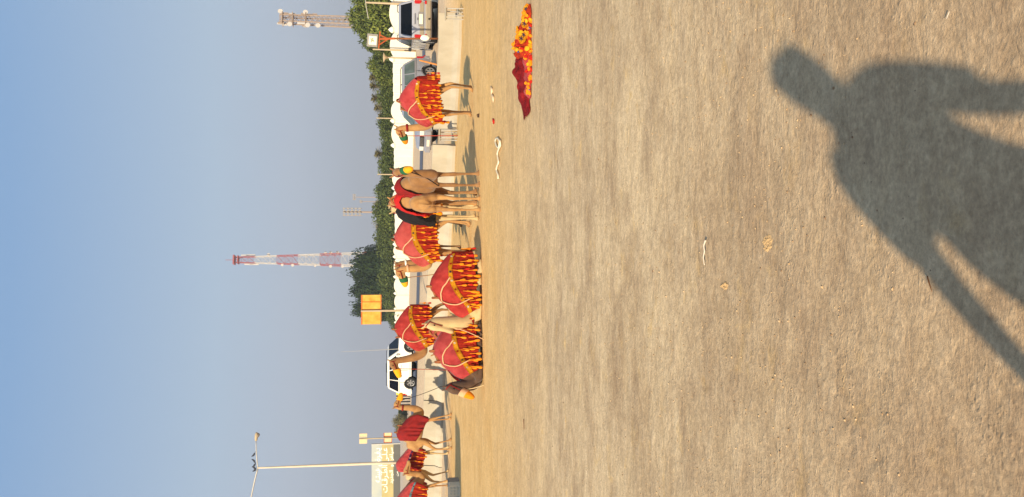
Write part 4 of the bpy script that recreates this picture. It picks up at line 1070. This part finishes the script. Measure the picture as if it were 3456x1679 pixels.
# bushes at the far left of the upright view
for k, (py, top, wp, kd) in enumerate([(1425,1316,42,'o'),(1400,1338,46,'h'),(1447,1326,40,'o'),(1385,1342,30,'o')]):
    tree(kd, k % 2, py, top, wp*1.2, 150+k*4, label=['pale round-topped tree far off above the leading camel', 'low green bush far off between two camels', 'dull low tree far off behind the leading camel', 'small olive bush far off near the camel head'][k])
def palm(py, px_top, wpx, d, label):
    P = at(px_top, py, d); g0 = zg(P.x, P.y); hgt = P.z-g0; r_ = wpx/F*d/2
    t = thing('palm_tree', label, 'palm tree', (P.x, P.y, g0), random.random()*6, 'date palms rising above the row of trees')
    bm = bmesh.new(); tube(bm, [(0,0,0),(.08,0,hgt*.4),(0,.05,hgt-r_*.5)], [.28,.22,.2], 9, sub=3); finish(bm, 'trunk', BARK, t, True)
    bm = bmesh.new(); zc = hgt-r_*.55
    for k in range(34):
        a = k*2.39996; el = R(75-115*(k/34)**.9); dirv = Vector((math.cos(a)*math.cos(el), math.sin(a)*math.cos(el), math.sin(el)))
        side = dirv.cross(Vector((0,0,1))); side = side.normalized() if side.length > .01 else Vector((1,0,0))
        prev = None
        for j in range(11):
            u = j/10; c = Vector((0,0,zc))+dirv*r_*1.05*u-Vector((0,0,r_*.45*u*u)); w2 = r_*.26*math.sin(math.pi*(.12+.85*u))
            if j:
                for s in (-1, 1):
                    p1 = c; p2 = c+side*s*w2+dirv*r_*.10-Vector((0,0,.35*w2)); p3 = c+dirv*r_*.04
                    bm.faces.new([bm.verts.new(p1), bm.verts.new(p2), bm.verts.new(p3)])
                    q1 = (c+pc)/2; bm.faces.new([bm.verts.new(q1), bm.verts.new(q1+side*s*w2+dirv*r_*.10-Vector((0,0,.3*w2))), bm.verts.new(q1+dirv*r_*.04)])
                bm.faces.new([bm.verts.new(pc-side*.02), bm.verts.new(pc+side*.02), bm.verts.new(c+side*.015), bm.verts.new(c-side*.015)])
            pc = c
    finish(bm, 'fronds', LEAFG, t)
palm(262, 1246, 62, 98, 'greyish date palm directly above the lone standing camel')
palm(290, 1248, 62, 100, 'date palm with a ragged crown left of the greyish one')
palm(332, 1252, 64, 103, 'date palm above the head of the lone standing camel')
palm(365, 1262, 55, 105, 'smaller date palm left of the palm above the camel head')
palm(392, 1276, 45, 108, 'short date palm beside the thin cream pole')
palm(520, 1264, 66, 112, 'date palm standing alone halfway along the row of trees')

# ------------------------------------------------------------------ lattice towers
TANM = mat('tan_tower_paint', (158,138,120), .7, .1, 1); TRED = mat('red_tower_paint', (152,82,82), .7, .1, 1); TWHT = mat('white_tower_paint', (190,184,176), .7, .05, 1)
def tower(name, label, py, px_top, d, wtop, wbot, sections, bays, leg_r, br_r, mats, rot=.3):
    P = at(px_top, py, d); g0 = 0; hgt = P.z-g0
    t = thing(name, label, 'tower', (P.x, P.y, g0), rot)
    def half(z): return (wbot+(wtop-wbot)*(z/hgt))/2
    for i in range(sections):
        z0, z1 = hgt*i/sections, hgt*(i+1)/sections
        bm = bmesh.new()
        for sx, sy in ((-1,-1),(1,-1),(1,1),(-1,1)):
            tube(bm, [(sx*half(z0),sy*half(z0),z0),(sx*half(z1),sy*half(z1),z1)], leg_r*(1.2-.5*i/sections), 6)
        for b_ in range(bays):
            za, zb = z0+(z1-z0)*b_/bays, z0+(z1-z0)*(b_+1)/bays; ha, hb = half(za), half(zb)
            cs = ((-1,-1),(1,-1),(1,1),(-1,1))
            for k in range(4):
                a, c_ = cs[k], cs[(k+1)%4]
                tube(bm, [(a[0]*ha,a[1]*ha,za),(c_[0]*hb,c_[1]*hb,zb)], br_r, 4, ref=(.3,.8,.5)); tube(bm, [(c_[0]*ha,c_[1]*ha,za),(a[0]*hb,a[1]*hb,zb)], br_r, 4, ref=(.3,.8,.5))
                tube(bm, [(a[0]*hb,a[1]*hb,zb),(c_[0]*hb,c_[1]*hb,zb)], br_r, 4, ref=(.3,.8,.5))
        finish(bm, 'lattice_section', mats[i % len(mats)], t)
    return t, hgt, half
def dish(t, x, y, z, r=.9, m_=None):
    bm = bmesh.new(); bmesh.ops.create_cone(bm, cap_ends=True, segments=14, radius1=r*.55, radius2=r, depth=r*.7, matrix=Matrix.Translation((x,y,z)) @ Matrix.Rotation(R(90),4,'X'))
    finish(bm, 'dish', m_ or TWHT, t)
def panel_ant(t, x, y, z, h=2.4, m_=None):
    bm = bmesh.new(); box(bm, (x,y,z), (.5,.3,h), bev=.05); finish(bm, 'antenna_panel', m_ or TANM, t)
t, hg, hf = tower('red_white_tower', 'tall lattice tower banded in red and white above the dark tree', 878, 788, 300, 2.0, 6.2, 8, 3, .17, .065, [TWHT, TRED], .15)
for (zf, s) in ((.40,1),(.44,1),(.47,1),(.37,-1),(.44,-1),(.66,-1),(.72,-1),(.80,1),(.53,-1)):
    z = hg*zf; dish(t, s*(hf(z)+.5), -.3, z, random.uniform(.4,.7))
for k, zf in enumerate((.90,.91,.93,.88)): panel_ant(t, (-1 if k % 2 else 1)*(hf(hg*zf)+.6), -.5, hg*zf, 3.4, TWHT)
bm = bmesh.new(); box(bm, (0,0,hg-.3), (3.6,3.6,.5)); box(bm, (0,0,hg-1.8), (3.2,3.2,.3)); finish(bm, 'platform', TRED, t)
bm = bmesh.new(); tube(bm, [(0,0,hg),(0,0,hg+3)], .1, 5); finish(bm, 'mast', TRED, t)
t, hg, hf = tower('antenna_tower', 'tan lattice antenna tower crowded with panels, above the trees at the right side', 65, 945, 230, 2.0, 2.7, 6, 4, .20, .065, [TANM, TANM], .2)
for k in range(18):
    zf = random.uniform(.72, 1.0); s = random.choice((-1,1)); panel_ant(t, s*(hf(hg*zf)+.55), random.uniform(-1.2,1.2), hg*zf, random.uniform(1.2,2.4), random.choice((TANM, TWHT)))
for (zf, s) in ((.80,1),(.92,-1),(.78,-1),(.70,-1),(.995,1)): dish(t, s*(hf(hg*zf)+1.0), -.8, hg*zf, .75)
bm = bmesh.new()
for zf in (.80,.9,.98): box(bm, (0,0,hg*zf), (3.6,2.8,.2))
finish(bm, 'platform', TANM, t)
# floodlight masts behind the trees
def flood(py, px_top, d, w_, h_, nx, nz, label, pole_r=.22):
    P = at(px_top, py, d); t = thing('floodlight_mast', label, 'floodlight', (P.x, P.y, 0), .1)
    bm = bmesh.new(); tube(bm, [(0,0,0),(0,0,P.z)], [pole_r*1.3, pole_r*.8], 8); finish(bm, 'pole', TANM, t)
    bm = bmesh.new()
    for j in range(nz): box(bm, (0,-.2,P.z-.2-h_*j/nz), (w_,.12,.12))
    for s in (-1,0,1): box(bm, (s*w_*.42,-.1,P.z-h_*.5), (.12,.12,h_))
    finish(bm, 'frame', TANM, t)
    for i in range(nx):
        for j in range(nz):
            bm = bmesh.new(); box(bm, (w_*((i+.5)/nx-.5),-.45,P.z-.45-h_*j/nz), (w_/nx*.55,.35,h_/nz*.5), rx=.3, bev=.04); finish(bm, 'lamp_head', GALV, t)
flood(716, 1157, 210, 2.4, 5.2, 4, 5, 'stadium floodlight mast with a large grid of lamps above the trees')
flood(666, 1190, 260, 2.1, 1.0, 3, 2, 'distant thin floodlight pole with two crossbars above the trees', .12)
flood(681, 1214, 260, 1.0, .9, 3, 1, 'shorter distant floodlight pole beside the thin one', .12)

# ------------------------------------------------------------------ poles, lamps, signs
def pole(name, label, py, px_top, d, r_=.07, m_=CREAMP, extra=None, cat='pole'):
    P = at(px_top, py, d); g0 = zg(P.x, P.y); t = thing(name, label, cat, (P.x, P.y, g0)); h_ = P.z-g0; r_ *= .62
    bm = bmesh.new(); tube(bm, [(0,0,0),(0,0,h_*.5),(0,0,h_)], [r_*1.15, r_, r_*.8], 10); finish(bm, 'shaft', m_, t, True)
    if extra: extra(t, h_)
    return t
def cap(t, h_):
    bm = bmesh.new(); tube(bm, [(0,0,h_-.05),(0,0,h_+.12),(0,0,h_+.30),(0,0,h_+.36)], [.12,.16,.46,.40], 12); finish(bm, 'lamp_head', CREAMP, t, True)
def thinarm(t, h_):
    bm = bmesh.new(); tube(bm, [(-1.5,0,h_-.25),(0,0,h_),(.8,0,h_+.05)], .04, 6, sub=3); finish(bm, 'arm', GALV, t)
pole('cream_pole', 'cream pole with a thin cross arm above the car seen from behind', 9, 1234, 72, .16, CREAMP, thinarm)
pole('cream_pole', 'short cream pole just beside the square sign on the orange frame', 167, 1258, 78, .14)
pole('cream_pole', 'thin cream pole above the lone standing camel', 399, 1270, 90, .12)
pole('cream_pole', 'thin cream pole with a knob, right of the end-on camels', 589, 1274, 100, .14)
pole('mushroom_lamp', 'cream mushroom-capped lamp on the white wall', 195, 1306, 74, .13, CREAMP, cap, 'lamp')
pole('mushroom_lamp', 'cream mushroom-capped lamp above the end-on camels', 695, 1321, 100, .14, CREAMP, cap, 'lamp')

def street_lamp():
    d = 62; P = at(868, 1580, d); g0 = zg(P.x, P.y); h_ = P.z-g0
    t = thing('street_lamp', 'tall double-armed street lamp with birds perched on its arm', 'street lamp', (P.x, P.y, g0))
    bm = bmesh.new(); tube(bm, [(0,0,0),(0,0,h_*.5),(0,0,h_*.8),(0,0,h_)], [.14,.115,.085,.06], 12, sub=2); finish(bm, 'pole', mat('pale_pole_paint', (206,190,164), .6, .05, 3), t, True)
    sc_ = d/F
    bm = bmesh.new(); tube(bm, [(0,0,h_-.05),(40*sc_,0,h_+.05),(92*sc_,0,h_+.10)], [.05,.045,.035], 8, sub=3); finish(bm, 'arm', GALV, t, True)
    bm = bmesh.new(); tube(bm, [(0,0,h_-.05),(-50*sc_,0,h_+10*sc_),(-120*sc_,0,h_+24*sc_)], [.06,.06,.05], 8, sub=3); finish(bm, 'arm', GALV, t, True)
    for x, z in ((92*sc_, h_+.08), (-120*sc_, h_+24*sc_)):
        s = 1 if x > 0 else -1
        bm = bmesh.new(); tube(bm, [(x,0,z),(x+s*.15,0,z+.01),(x+s*.45,0,z-.02),(x+s*.66,0,z-.04)], [(.09,.09),(.13,.12),(.16,.13),(.10,.08)], 10, sub=2); hd = finish(bm, 'lamp_head', CREAMP, t, True)
        bm = bmesh.new(); tube(bm, [(x+s*.30,0,z-.10),(x+s*.48,0,z-.18),(x+s*.58,0,z-.12)], [.09,.12,.06], 9, sub=2); finish(bm, 'glass_bowl', mat('smoked_bowl', (110,100,90), .3, .1, 9), hd, True)
    BIRD = mat('grey_feathers', (56,58,66), .9, .2, 30)
    labs = ['dark bird nearest the lamp head on the street lamp arm', 'second bird from the lamp head on the street lamp arm', 'third bird along the arm, beside the pole top', 'bird perched exactly over the street lamp pole', 'bird just left of the street lamp pole, slightly lower']
    for k, (py, dzb) in enumerate(((1535,.02),(1556,.02),(1571,.01),(1581,.02),(1586,-.02))):
        x = (1580-py)*sc_; z = h_+.05+.10*max(0, x/(92*sc_))*.5+dzb+(.03 if x >= 0 else -x*.10)
        b = bmesh.new(); s = 1 if k % 2 else -1
        tube(b, [(-.13*s,0,.03),(-.05*s,0,.08),(.04*s,0,.13),(.08*s,0,.20),(.10*s,0,.22)], [.02,.055,.06,.038,.03], 8, sub=3)
        ball(b, (.09*s,0,.225), .036, 8, 6)
        tube(b, [(.11*s,0,.225),(.155*s,0,.215)], [.014,.003], 5)
        tube(b, [(-.10*s,0,.05),(-.24*s,0,-.02)], [(.03,.015),(.025,.006)], 6)
        tube(b, [(.0,.02,.06),(.0,.02,.0)], .008, 4); tube(b, [(.0,-.02,.06),(.0,-.02,.0)], .008, 4)
        o = remesh(b, 'bird', .012, 1, None, BIRD); o.location = (P.x+x, P.y, g0+z); tag(o, labs[k], 'bird', 'birds perched on the street lamp')
        o.scale = (1.25,)*3
street_lamp()

def big_sign():
    d = 40; P = at(1253, 1050, d); g0 = zg(P.x, P.y)
    t = thing('road_sign', 'large sunlit yellow-orange signboard seen from behind on a slim post', 'road sign', (P.x, P.y, g0), R(4)); k = d/F
    zc = P.z-g0
    SB = mat('yellow_sign_back', (208,134,40), .7, rgb2=(226,174,78), scale=3.0)
    bm = bmesh.new(); box(bm, (27*k,0,zc), (54*k, .03, 64*k), bev=.012); finish(bm, 'board', SB, t)
    bm = bmesh.new(); box(bm, (-23*k,0,zc), (44*k, .03, 66*k), bev=.012); finish(bm, 'board', SB, t)
    OR = mat('orange_edge', (196,104,40), .7, .12, 8)
    bm = bmesh.new()
    box(bm, (4*k,-.03,zc+32*k), (100*k,.03,.05)); box(bm, (4*k,-.03,zc-32*k), (100*k,.03,.05)); box(bm, (30*k,-.028,zc), (.035,.02,62*k)); box(bm, (4*k,-.028,zc), (.03,.02,62*k))
    finish(bm, 'frame', OR, t)
    bm = bmesh.new(); tube(bm, [(0,-.09,0),(0,-.09,zc*.6),(0,-.09,zc+34*k)], [.06,.055,.045], 9); finish(bm, 'post', CREAMP, t, True)
big_sign()
def small_sign():
    d = 58; k = d/F; P = at(1226, 1481, d); g0 = zg(P.x, P.y); zc = P.z-g0
    t = thing('road_sign', 'slim post carrying two small cream signboards, left of the leading camel', 'road sign', (P.x, P.y, g0))
    SC = mat('cream_sign_back', (214,190,146), .7, .06, 5)
    bm = bmesh.new(); tube(bm, [(0,-.08,0),(0,-.08,zc+13*k)], .045, 8); finish(bm, 'post', CREAMP, t, True)
    for i, z in enumerate((zc, zc-82*k)):
        b = bmesh.new(); box(b, (0,0,z), (34*k,.03,(26 if i == 0 else 28)*k), bev=.01); s = finish(b, 'board', SC, t)
        b = bmesh.new(); box(b, (5*k,-.025,z), (.05,.02,26*k)); 
        if i: box(b, (0,-.025,z+13*k), (34*k,.02,.05)); box(b, (0,-.025,z-13*k), (34*k,.02,.05)); box(b, (-16*k,-.025,z), (.05,.02,26*k))
        finish(b, 'rail', ORANGE_RUST if i else GALV, s)
small_sign()
def framed_sign():
    d = 34; k = d/F; P = at(1257, 137, d); g0 = zg(P.x, P.y); zc = P.z-g0
    t = thing('framed_sign', 'white square sign in a grey frame on an orange steel T-post', 'sign', (P.x, P.y, g0))
    bm = bmesh.new(); box(bm, (0,0,zc), (44*k,.05,36*k), ry=.06, bev=.02); b = finish(bm, 'frame', mat('grey_frame', (140,136,130), .7, .1, 6), t)
    bm = bmesh.new(); box(bm, (-1*k,-.035,zc-1*k), (29*k,.02,26*k), ry=.06, bev=.006); finish(bm, 'panel', mat('sign_white', (226,224,206), .5, .03, 6), t)
    bm = bmesh.new()
    for (x, z, a, l_) in ((-4,3,.4,8),(2,4,-.5,9),(0,-1,.1,8),(5,0,1.1,6),(-3,-4,-.3,6)): box(bm, (x*k,-.05,zc+z*k), (l_*k,.008,1.8*k), ry=a)
    finish(bm, 'symbol', mat('olive_print', (120,124,40), .6, .1, 8), t)
    zb = zc-23*k
    bm = bmesh.new(); box(bm, (2*k,0,zb), (58*k,.06,4*k), ry=.08)
    finish(bm, 'crossbar', ORANGE_RUST, t)
    bm = bmesh.new(); tube(bm, [(-14*k,0,zb),(6*k,0,zb-28*k)], .03, 6); tube(bm, [(20*k,0,zb),(8*k,0,zb-28*k)], .03, 6); tube(bm, [(6*k,0,zb),(9*k,0,zb-52*k)], .05, 7); finish(bm, 'bracket', ORANGE_RUST, t)
    bm = bmesh.new(); tube(bm, [(9*k,0,zb-48*k),(15*k,0,0)], .042, 8); finish(bm, 'post', mat('dark_rust', (126,78,44), .8, .2, 8), t, True)
    bm = bmesh.new(); ball(bm, (14*k,-.06,zc-176*k), (.14,.09,.20), 10, 8)
    for v in bm.verts: v.co += v.co.normalized()*.05*mnoise.noise(v.co*9)
    o = finish(bm, 'plastic_bag', mat('white_plastic', (234,228,210), .5, .04, 6), None, True); o.location = t.location
    tag(o, 'white plastic bag tied to the orange sign post', 'bag')
framed_sign()
bm = bmesh.new(); A = at(1415, 204, 31); B_ = at(1472, 224, 31); tube(bm, [A, B_-Vector((0,0,.3))], .035, 7)
o = finish(bm, 'leaning_stick', mat('orange_wood', (196,128,66), .8, .1, 9)); tag(o, 'orange wooden stick leaning behind the barrier beside a car wheel', 'stick')

# billboard
def billboard():
    d = 70; k = d/F
    TR = at(1254, 1502, d)                          # its top right corner
    g0 = zg(TR.x, TR.y); w_ = 260*k; top = TR.z-g0
    t = thing('billboard', 'large roadside billboard with white Arabic lettering on grey-blue and gold', 'billboard', (TR.x, TR.y, g0), R(-3))
    BL = mat('billboard_sky', (160,168,166), .6, rgb2=(184,184,168), scale=.5); GD = mat('billboard_gold', (168,154,104), .6, rgb2=(184,168,116), scale=.6); DK = mat('billboard_dark', (92,90,84), .6, .1, 1)
    bm = bmesh.new(); box(bm, (-w_/2, .08, top-48*k), (w_, .12, 96*k)); finish(bm, 'board', GALV, t)
    bm = bmesh.new(); box(bm, (-w_/2, 0, top-17*k), (w_, .02, 34*k)); finish(bm, 'upper_panel', BL, t)
    bm = bmesh.new(); box(bm, (-w_/2, 0, top-53.5*k), (w_, .02, 38.6*k)); finish(bm, 'gold_panel', GD, t)
    bm = bmesh.new(); box(bm, (-w_/2, 0, top-84.5*k), (w_, .02, 23*k)); finish(bm, 'dark_panel', DK, t)
    bm = bmesh.new(); box(bm, (.04, 0, top-48*k), (.08,.2,96*k)); finish(bm, 'edge_rail', GALV, t)
    for x in (-w_*.2, -w_*.8):
        bm = bmesh.new(); tube(bm, [(x,.25,0),(x,.25,top-10*k)], .12, 8); finish(bm, 'leg', GALV, t)
    WT = mat('billboard_lettering', (246,244,232), .5, .01, 3)
    def text(chars, ytop_px, hpx, y0, y1):
        cu = bpy.data.curves.new('lettering', 'FONT'); cu.body = ''.join(reversed(chars)); cu.resolution_u = 2; cu.offset = .010; cu.size = 1
        o = bpy.data.objects.new('tmp', cu); COL.objects.link(o); bpy.context.view_layer.update()
        me = bpy.data.meshes.new_from_object(o.evaluated_get(bpy.context.evaluated_depsgraph_get())); bpy.data.objects.remove(o)
        co = np.zeros(len(me.vertices)*3); me.vertices.foreach_get('co', co); co = co.reshape(-1,3)
        mn, mx = co.min(0), co.max(0)
        xa, xb = -(y1-1502)*k, -(y0-1502)*k
        co[:,0] = xa+(co[:,0]-mn[0])/(mx[0]-mn[0])*(xb-xa)
        zt = top-(ytop_px-1254)*k
        zz_ = zt-hpx*k+(co[:,1]-mn[1])/(mx[1]-mn[1])*hpx*k
        out = np.stack([co[:,0], np.full(len(co), -.016), zz_], -1)
        me.vertices.foreach_set('co', out.ravel()); me.update(); me.name = 'lettering'; me.materials.clear(); me.materials.append(WT)
        link('lettering', me, t)
    K = '\u0640'
    text(['\uFEF3', K, '\uFED4', K, '\uFEAE', '\uFEBD', ' ', '\uFEEB', '\uFEF4', '\uFE92', '\uFE98', K, '\uFEEA'], 1264, 26, 1514, 1632)
    text(['\uFECB', K, '\uFEE0', K, '\uFEF0', ' ', '\uFE8D', '\uFEDF', '\uFEC4', K, '\uFEAE', '\uFED7', K, '\uFE8E', '\uFE95'], 1288, 24, 1514, 1668)
    text(['\uFEB3', '\uFEF4', '\uFEE0', '\uFED4', '\uFEAE', '\uFE8D', '\uFEA9', '\uFEED', ' ', ' ', '\uFE8D', '\uFEDF', '\uFEA0', '\uFEAA', '\uFEF3', '\uFEAA'], 1313, 16, 1514, 1638)
    text(['\uFEE3', '\uFEE6'], 1337, 8, 1597, 1613)
billboard()

# crates at the lower left of the upright view
def crate(py, d, w_, h_, dpt, m_, label, nx, nz, rz=0):
    g = gp(py, d); t = thing('plastic_crate', label, 'crate', g, rz)
    th = .03
    bm = bmesh.new(); box(bm, (0,0,.02), (w_,dpt,.03)); finish(bm, 'base', m_, t)
    for sy, nm in ((-1,'side_panel'),(1,'side_panel')):
        bm = bmesh.new()
        for j in range(nz+1): box(bm, (0, sy*dpt/2, h_*j/nz*.96+.02), (w_, th, h_*.36/nz))
        for i in range(nx+1): box(bm, (w_*(i/nx-.5), sy*(dpt/2+.002), h_/2), (w_*.42/nx, th, h_))
        finish(bm, nm, m_, t)
    for sx in (-1, 1):
        bm = bmesh.new(); box(bm, (sx*w_/2,0,h_/2), (th, dpt, h_)); finish(bm, 'end_panel', m_, t)
WPL = mat('white_crate_plastic', (216,208,186), .6, .04, 8); GPL = mat('grey_crate_plastic', (150,140,130), .6, .08, 8)
crate(1668, 25.2, .66, .34, .45, WPL, 'white slotted plastic crate at the edge of the shade, cut by the picture edge', 7, 3)
crate(1633, 25.6, .28, .34, .34, GPL, 'grey slotted plastic crate standing beside the white one', 3, 3)
# unseen sheet added at far left to cast the long shadow behind the crates
def caster():
    t = thing('shadow_caster', 'unseen flat shadow canopy on posts beside the camel ground', 'caster', (-13.7, 16.7, 0))
    bm = bmesh.new(); n = 20; a = []
    for i in range(n+1):
        x = -4+7.6*i/n
        a.append([bm.verts.new((x, y*(1-.55*max(0,(i/n-.35)/.65))+.08*math.sin(i), 4.9+.05*math.sin(i*.8))) for y in (-2.3, 2.3)])
    for r0, r1 in zip(a, a[1:]): bm.faces.new((r0[0], r0[1], r1[1], r1[0]))
    bmesh.ops.solidify(bm, geom=list(bm.faces), thickness=.03)
    finish(bm, 'caster_cloth', CREAMP, t)
    for x in (-4, -.5):
        bm = bmesh.new(); tube(bm, [(x,0,0),(x,0,4.9)], .05, 8); finish(bm, 'post', GALV, t)
caster()

# far bits at the left: fence posts, small round sign, distant hut
for k, py in enumerate((1338, 1347, 1357, 1368)):
    P = at(1337, py, 120); g0 = zg(P.x, P.y); bm = bmesh.new(); tube(bm, [(0,0,0),(0,0,P.z-g0)], .12, 6)
    o = finish(bm, 'bollard', GRILLE, None, False, (P.x, P.y, g0)); tag(o, 'one of four dark thin posts standing far off beyond the leading camel head', 'post', 'dark posts far off')
P = at(1343, 1328, 100); g0 = zg(P.x, P.y); t = thing('round_sign', 'small round yellow sign far off right of the leading camel head', 'sign', (P.x, P.y, g0))
bm = bmesh.new(); tube(bm, [(0,0,0),(0,0,P.z-g0)], .05, 6); finish(bm, 'post', GALV, t)
bm = bmesh.new(); bmesh.ops.create_cone(bm, cap_ends=True, segments=16, radius1=.2, radius2=.2, depth=.04, matrix=Matrix.Translation((0,-.06,P.z-g0)) @ Matrix.Rotation(R(90),4,'X')); finish(bm, 'disc', mat('yellow_board', (240,214,30)), t)
P = at(1356, 1320, 150); g0 = zg(P.x, P.y); t = thing('distant_hut', 'low grey hut far off beyond the white car', 'hut', (P.x, P.y, g0))
HUT = mat('hut_wall', (166,156,146), .9, .08, 1)
bm = bmesh.new(); box(bm, (0,0,1.1), (3.2,3,2.2)); finish(bm, 'wall', HUT, t); bm = bmesh.new(); box(bm, (0,0,2.28), (3.5,3.3,.16)); finish(bm, 'roof', CONC, t)
bm = bmesh.new(); box(bm, (.4,-1.52,1.3), (.8,.06,.8)); finish(bm, 'window', GLASSD, t)

# ------------------------------------------------------------------ the companion whose shadow falls across the packed ground
def person():
    L0 = (-.74, .26)
    t = thing('person', 'person in a shirt and trousers standing beside the viewpoint, arms held out from the sides', 'person', (L0[0], L0[1], 0), R(-25))
    SK = mat('skin', (150,104,78), .6, .05, 8); SH = mat('shirt_cloth', (120,124,134), .9, .1, 8, bump=.2); TRS = mat('trouser_cloth', (52,54,64), .9, .1, 8, bump=.2)
    # body (x = right, y = forward)
    bm = bmesh.new()
    tube(bm, [(0,0,.86),(0,0,.98),(0,0,1.12),(0,.01,1.30),(0,.0,1.43),(0,0,1.50)], [(.17,.12),(.185,.125),(.165,.115),(.195,.125),(.19,.10),(.07,.07)], n=16, sub=3, ref=(1,0,0))
    tube(bm, [(0,0,1.42),(.02,.01,1.50),(.04,.01,1.62)], [.085,.072,.068], 10)
    hx = .07
    ball(bm, (hx,.02,1.69), (.082,.10,.13), 16, 12); ball(bm, (hx,.07,1.63), (.055,.055,.06), 12, 8)
    tube(bm, [(hx,.115,1.70),(hx,.138,1.665),(hx,.12,1.655)], [.012,.018,.012], 7)
    for s in (-1, 1):
        ball(bm, (hx+s*.08,.015,1.68), (.014,.028,.034), 8, 6)
        tube(bm, [(s*.13,0,1.43),(s*.19,0,1.37),(s*(.265 if s > 0 else .29),-.02,1.16),(s*(.325 if s > 0 else .355),.02,1.02),(s*(.40 if s > 0 else .425),.06,.82),(s*.42,.08,.74)], [.06,.06,.056,.050,.038,.028], n=10, sub=3)
        # hand with fingers
        tube(bm, [(s*.42,.08,.75),(s*.427,.09,.70),(s*.43,.095,.665)], [(.03,.022),(.042,.02),(.04,.016)], n=9, sub=2)
        for k in range(4):
            y0 = .065+k*.02; ln = (.066,.078,.072,.056)[k]
            tube(bm, [(s*.431,y0,.67),(s*.427,y0,.67-ln*.55),(s*.421,y0+.004,.67-ln)], [.010,.009,.007], n=6, sub=2)
        tube(bm, [(s*.425,.118,.715),(s*.42,.142,.68),(s*.415,.148,.655)], [.012,.010,.008], n=6, sub=2)
        tube(bm, [(s*.09,0,.92),(s*.11,.0,.72),(s*.12,.01,.50),(s*.12,0,.42),(s*.125,-.015,.28),(s*.125,-.01,.09)], [.10,.088,.062,.058,.055,.04], n=12, sub=3)
        tube(bm, [(s*.125,-.03,.06),(s*.13,.06,.05),(s*.14,.17,.035)], [(.045,.05),(.05,.04),(.042,.028)], n=10, sub=3)
    remesh(bm, 'body', .0085, 2, t, SK)
    # clothes follow the body
    bm = bmesh.new()
    tube(bm, [(-.03,0,.80),(-.025,0,.98),(-.01,0,1.12),(0,.01,1.30),(0,.0,1.43),(0,0,1.485)], [(.235,.15),(.225,.14),(.19,.13),(.185,.138),(.165,.11),(.07,.075)], n=18, sub=3, ref=(1,0,0))
    for s in (-1, 1): tube(bm, [(s*.12,0,1.43),(s*.20,0,1.39),(s*.255,-.01,1.27),(s*.285,-.015,1.15)], [.075,.078,.078,.080], n=12, sub=3)
    remesh(bm, 'shirt', .012, 2, t, SH)
    bm = bmesh.new()
    tube(bm, [(0,0,.80),(0,0,.90),(0,0,.97)], [(.19,.135),(.195,.135),(.19,.13)], n=16, sub=2, ref=(1,0,0))
    for s in (-1, 1): tube(bm, [(s*.09,0,.90),(s*.112,.0,.72),(s*.122,.01,.48),(s*.126,-.01,.28),(s*.126,-.01,.10)], [.118,.105,.08,.07,.066], n=12, sub=3)
    remesh(bm, 'trousers', .012, 2, t, TRS)
    bm = bmesh.new(); ball(bm, (hx+.01,-.005,1.73), (.112,.106,.11), 16, 10)
    bmesh.ops.delete(bm, geom=[v for v in bm.verts if v.co.z < 1.68 and v.co.y > .0 or v.co.z < 1.64], context='VERTS')
    finish(bm, 'hair', mat('dark_hair', (26,20,17), .8, .2, 20), t, True)
    bm = bmesh.new(); tube(bm, [(.02,-.05,1.44),(.045,-.05,1.55),(.075,-.035,1.68),(.10,-.02,1.79),(.105,-.01,1.815)], [(.10,.06),(.098,.07),(.120,.09),(.118,.09),(.092,.06)], n=14, sub=3, ref=(1,0,0)); finish(bm, 'hair', mat('dark_hair', (26,20,17)), t, True)
    for s in (-1, 1):
        bm = bmesh.new(); ball(bm, (hx+s*.032,.103,1.70), (.014,.010,.011), 8, 6); finish(bm, 'eye', EYE, t, True)
    bm = bmesh.new(); tube(bm, [(hx-.024,.122,1.618),(hx,.130,1.615),(hx+.024,.122,1.618)], .006, 6, sub=2); finish(bm, 'mouth', mat('lip', (130,70,60), .6), t, True)
person()

# ------------------------------------------------------------------ light haze over the whole place
def haze(dens=.00055):
    bm = bmesh.new(); box(bm, (0, 150, 42), (900, 1100, 92)); o = finish(bm, 'haze', None); tag(o, kind='stuff')
    M = bpy.data.materials.new('haze_air'); M.use_nodes = True; n = M.node_tree.nodes; n.clear()
    out = n.new('ShaderNodeOutputMaterial'); v = n.new('ShaderNodeVolumePrincipled'); v.inputs['Density'].default_value = dens
    v.inputs['Color'].default_value = (.82,.86,.95,1); v.inputs['Anisotropy'].default_value = .2
    M.node_tree.links.new(v.outputs[0], out.inputs['Volume']); o.data.materials.append(M)
HAZE = True
if HAZE: haze()
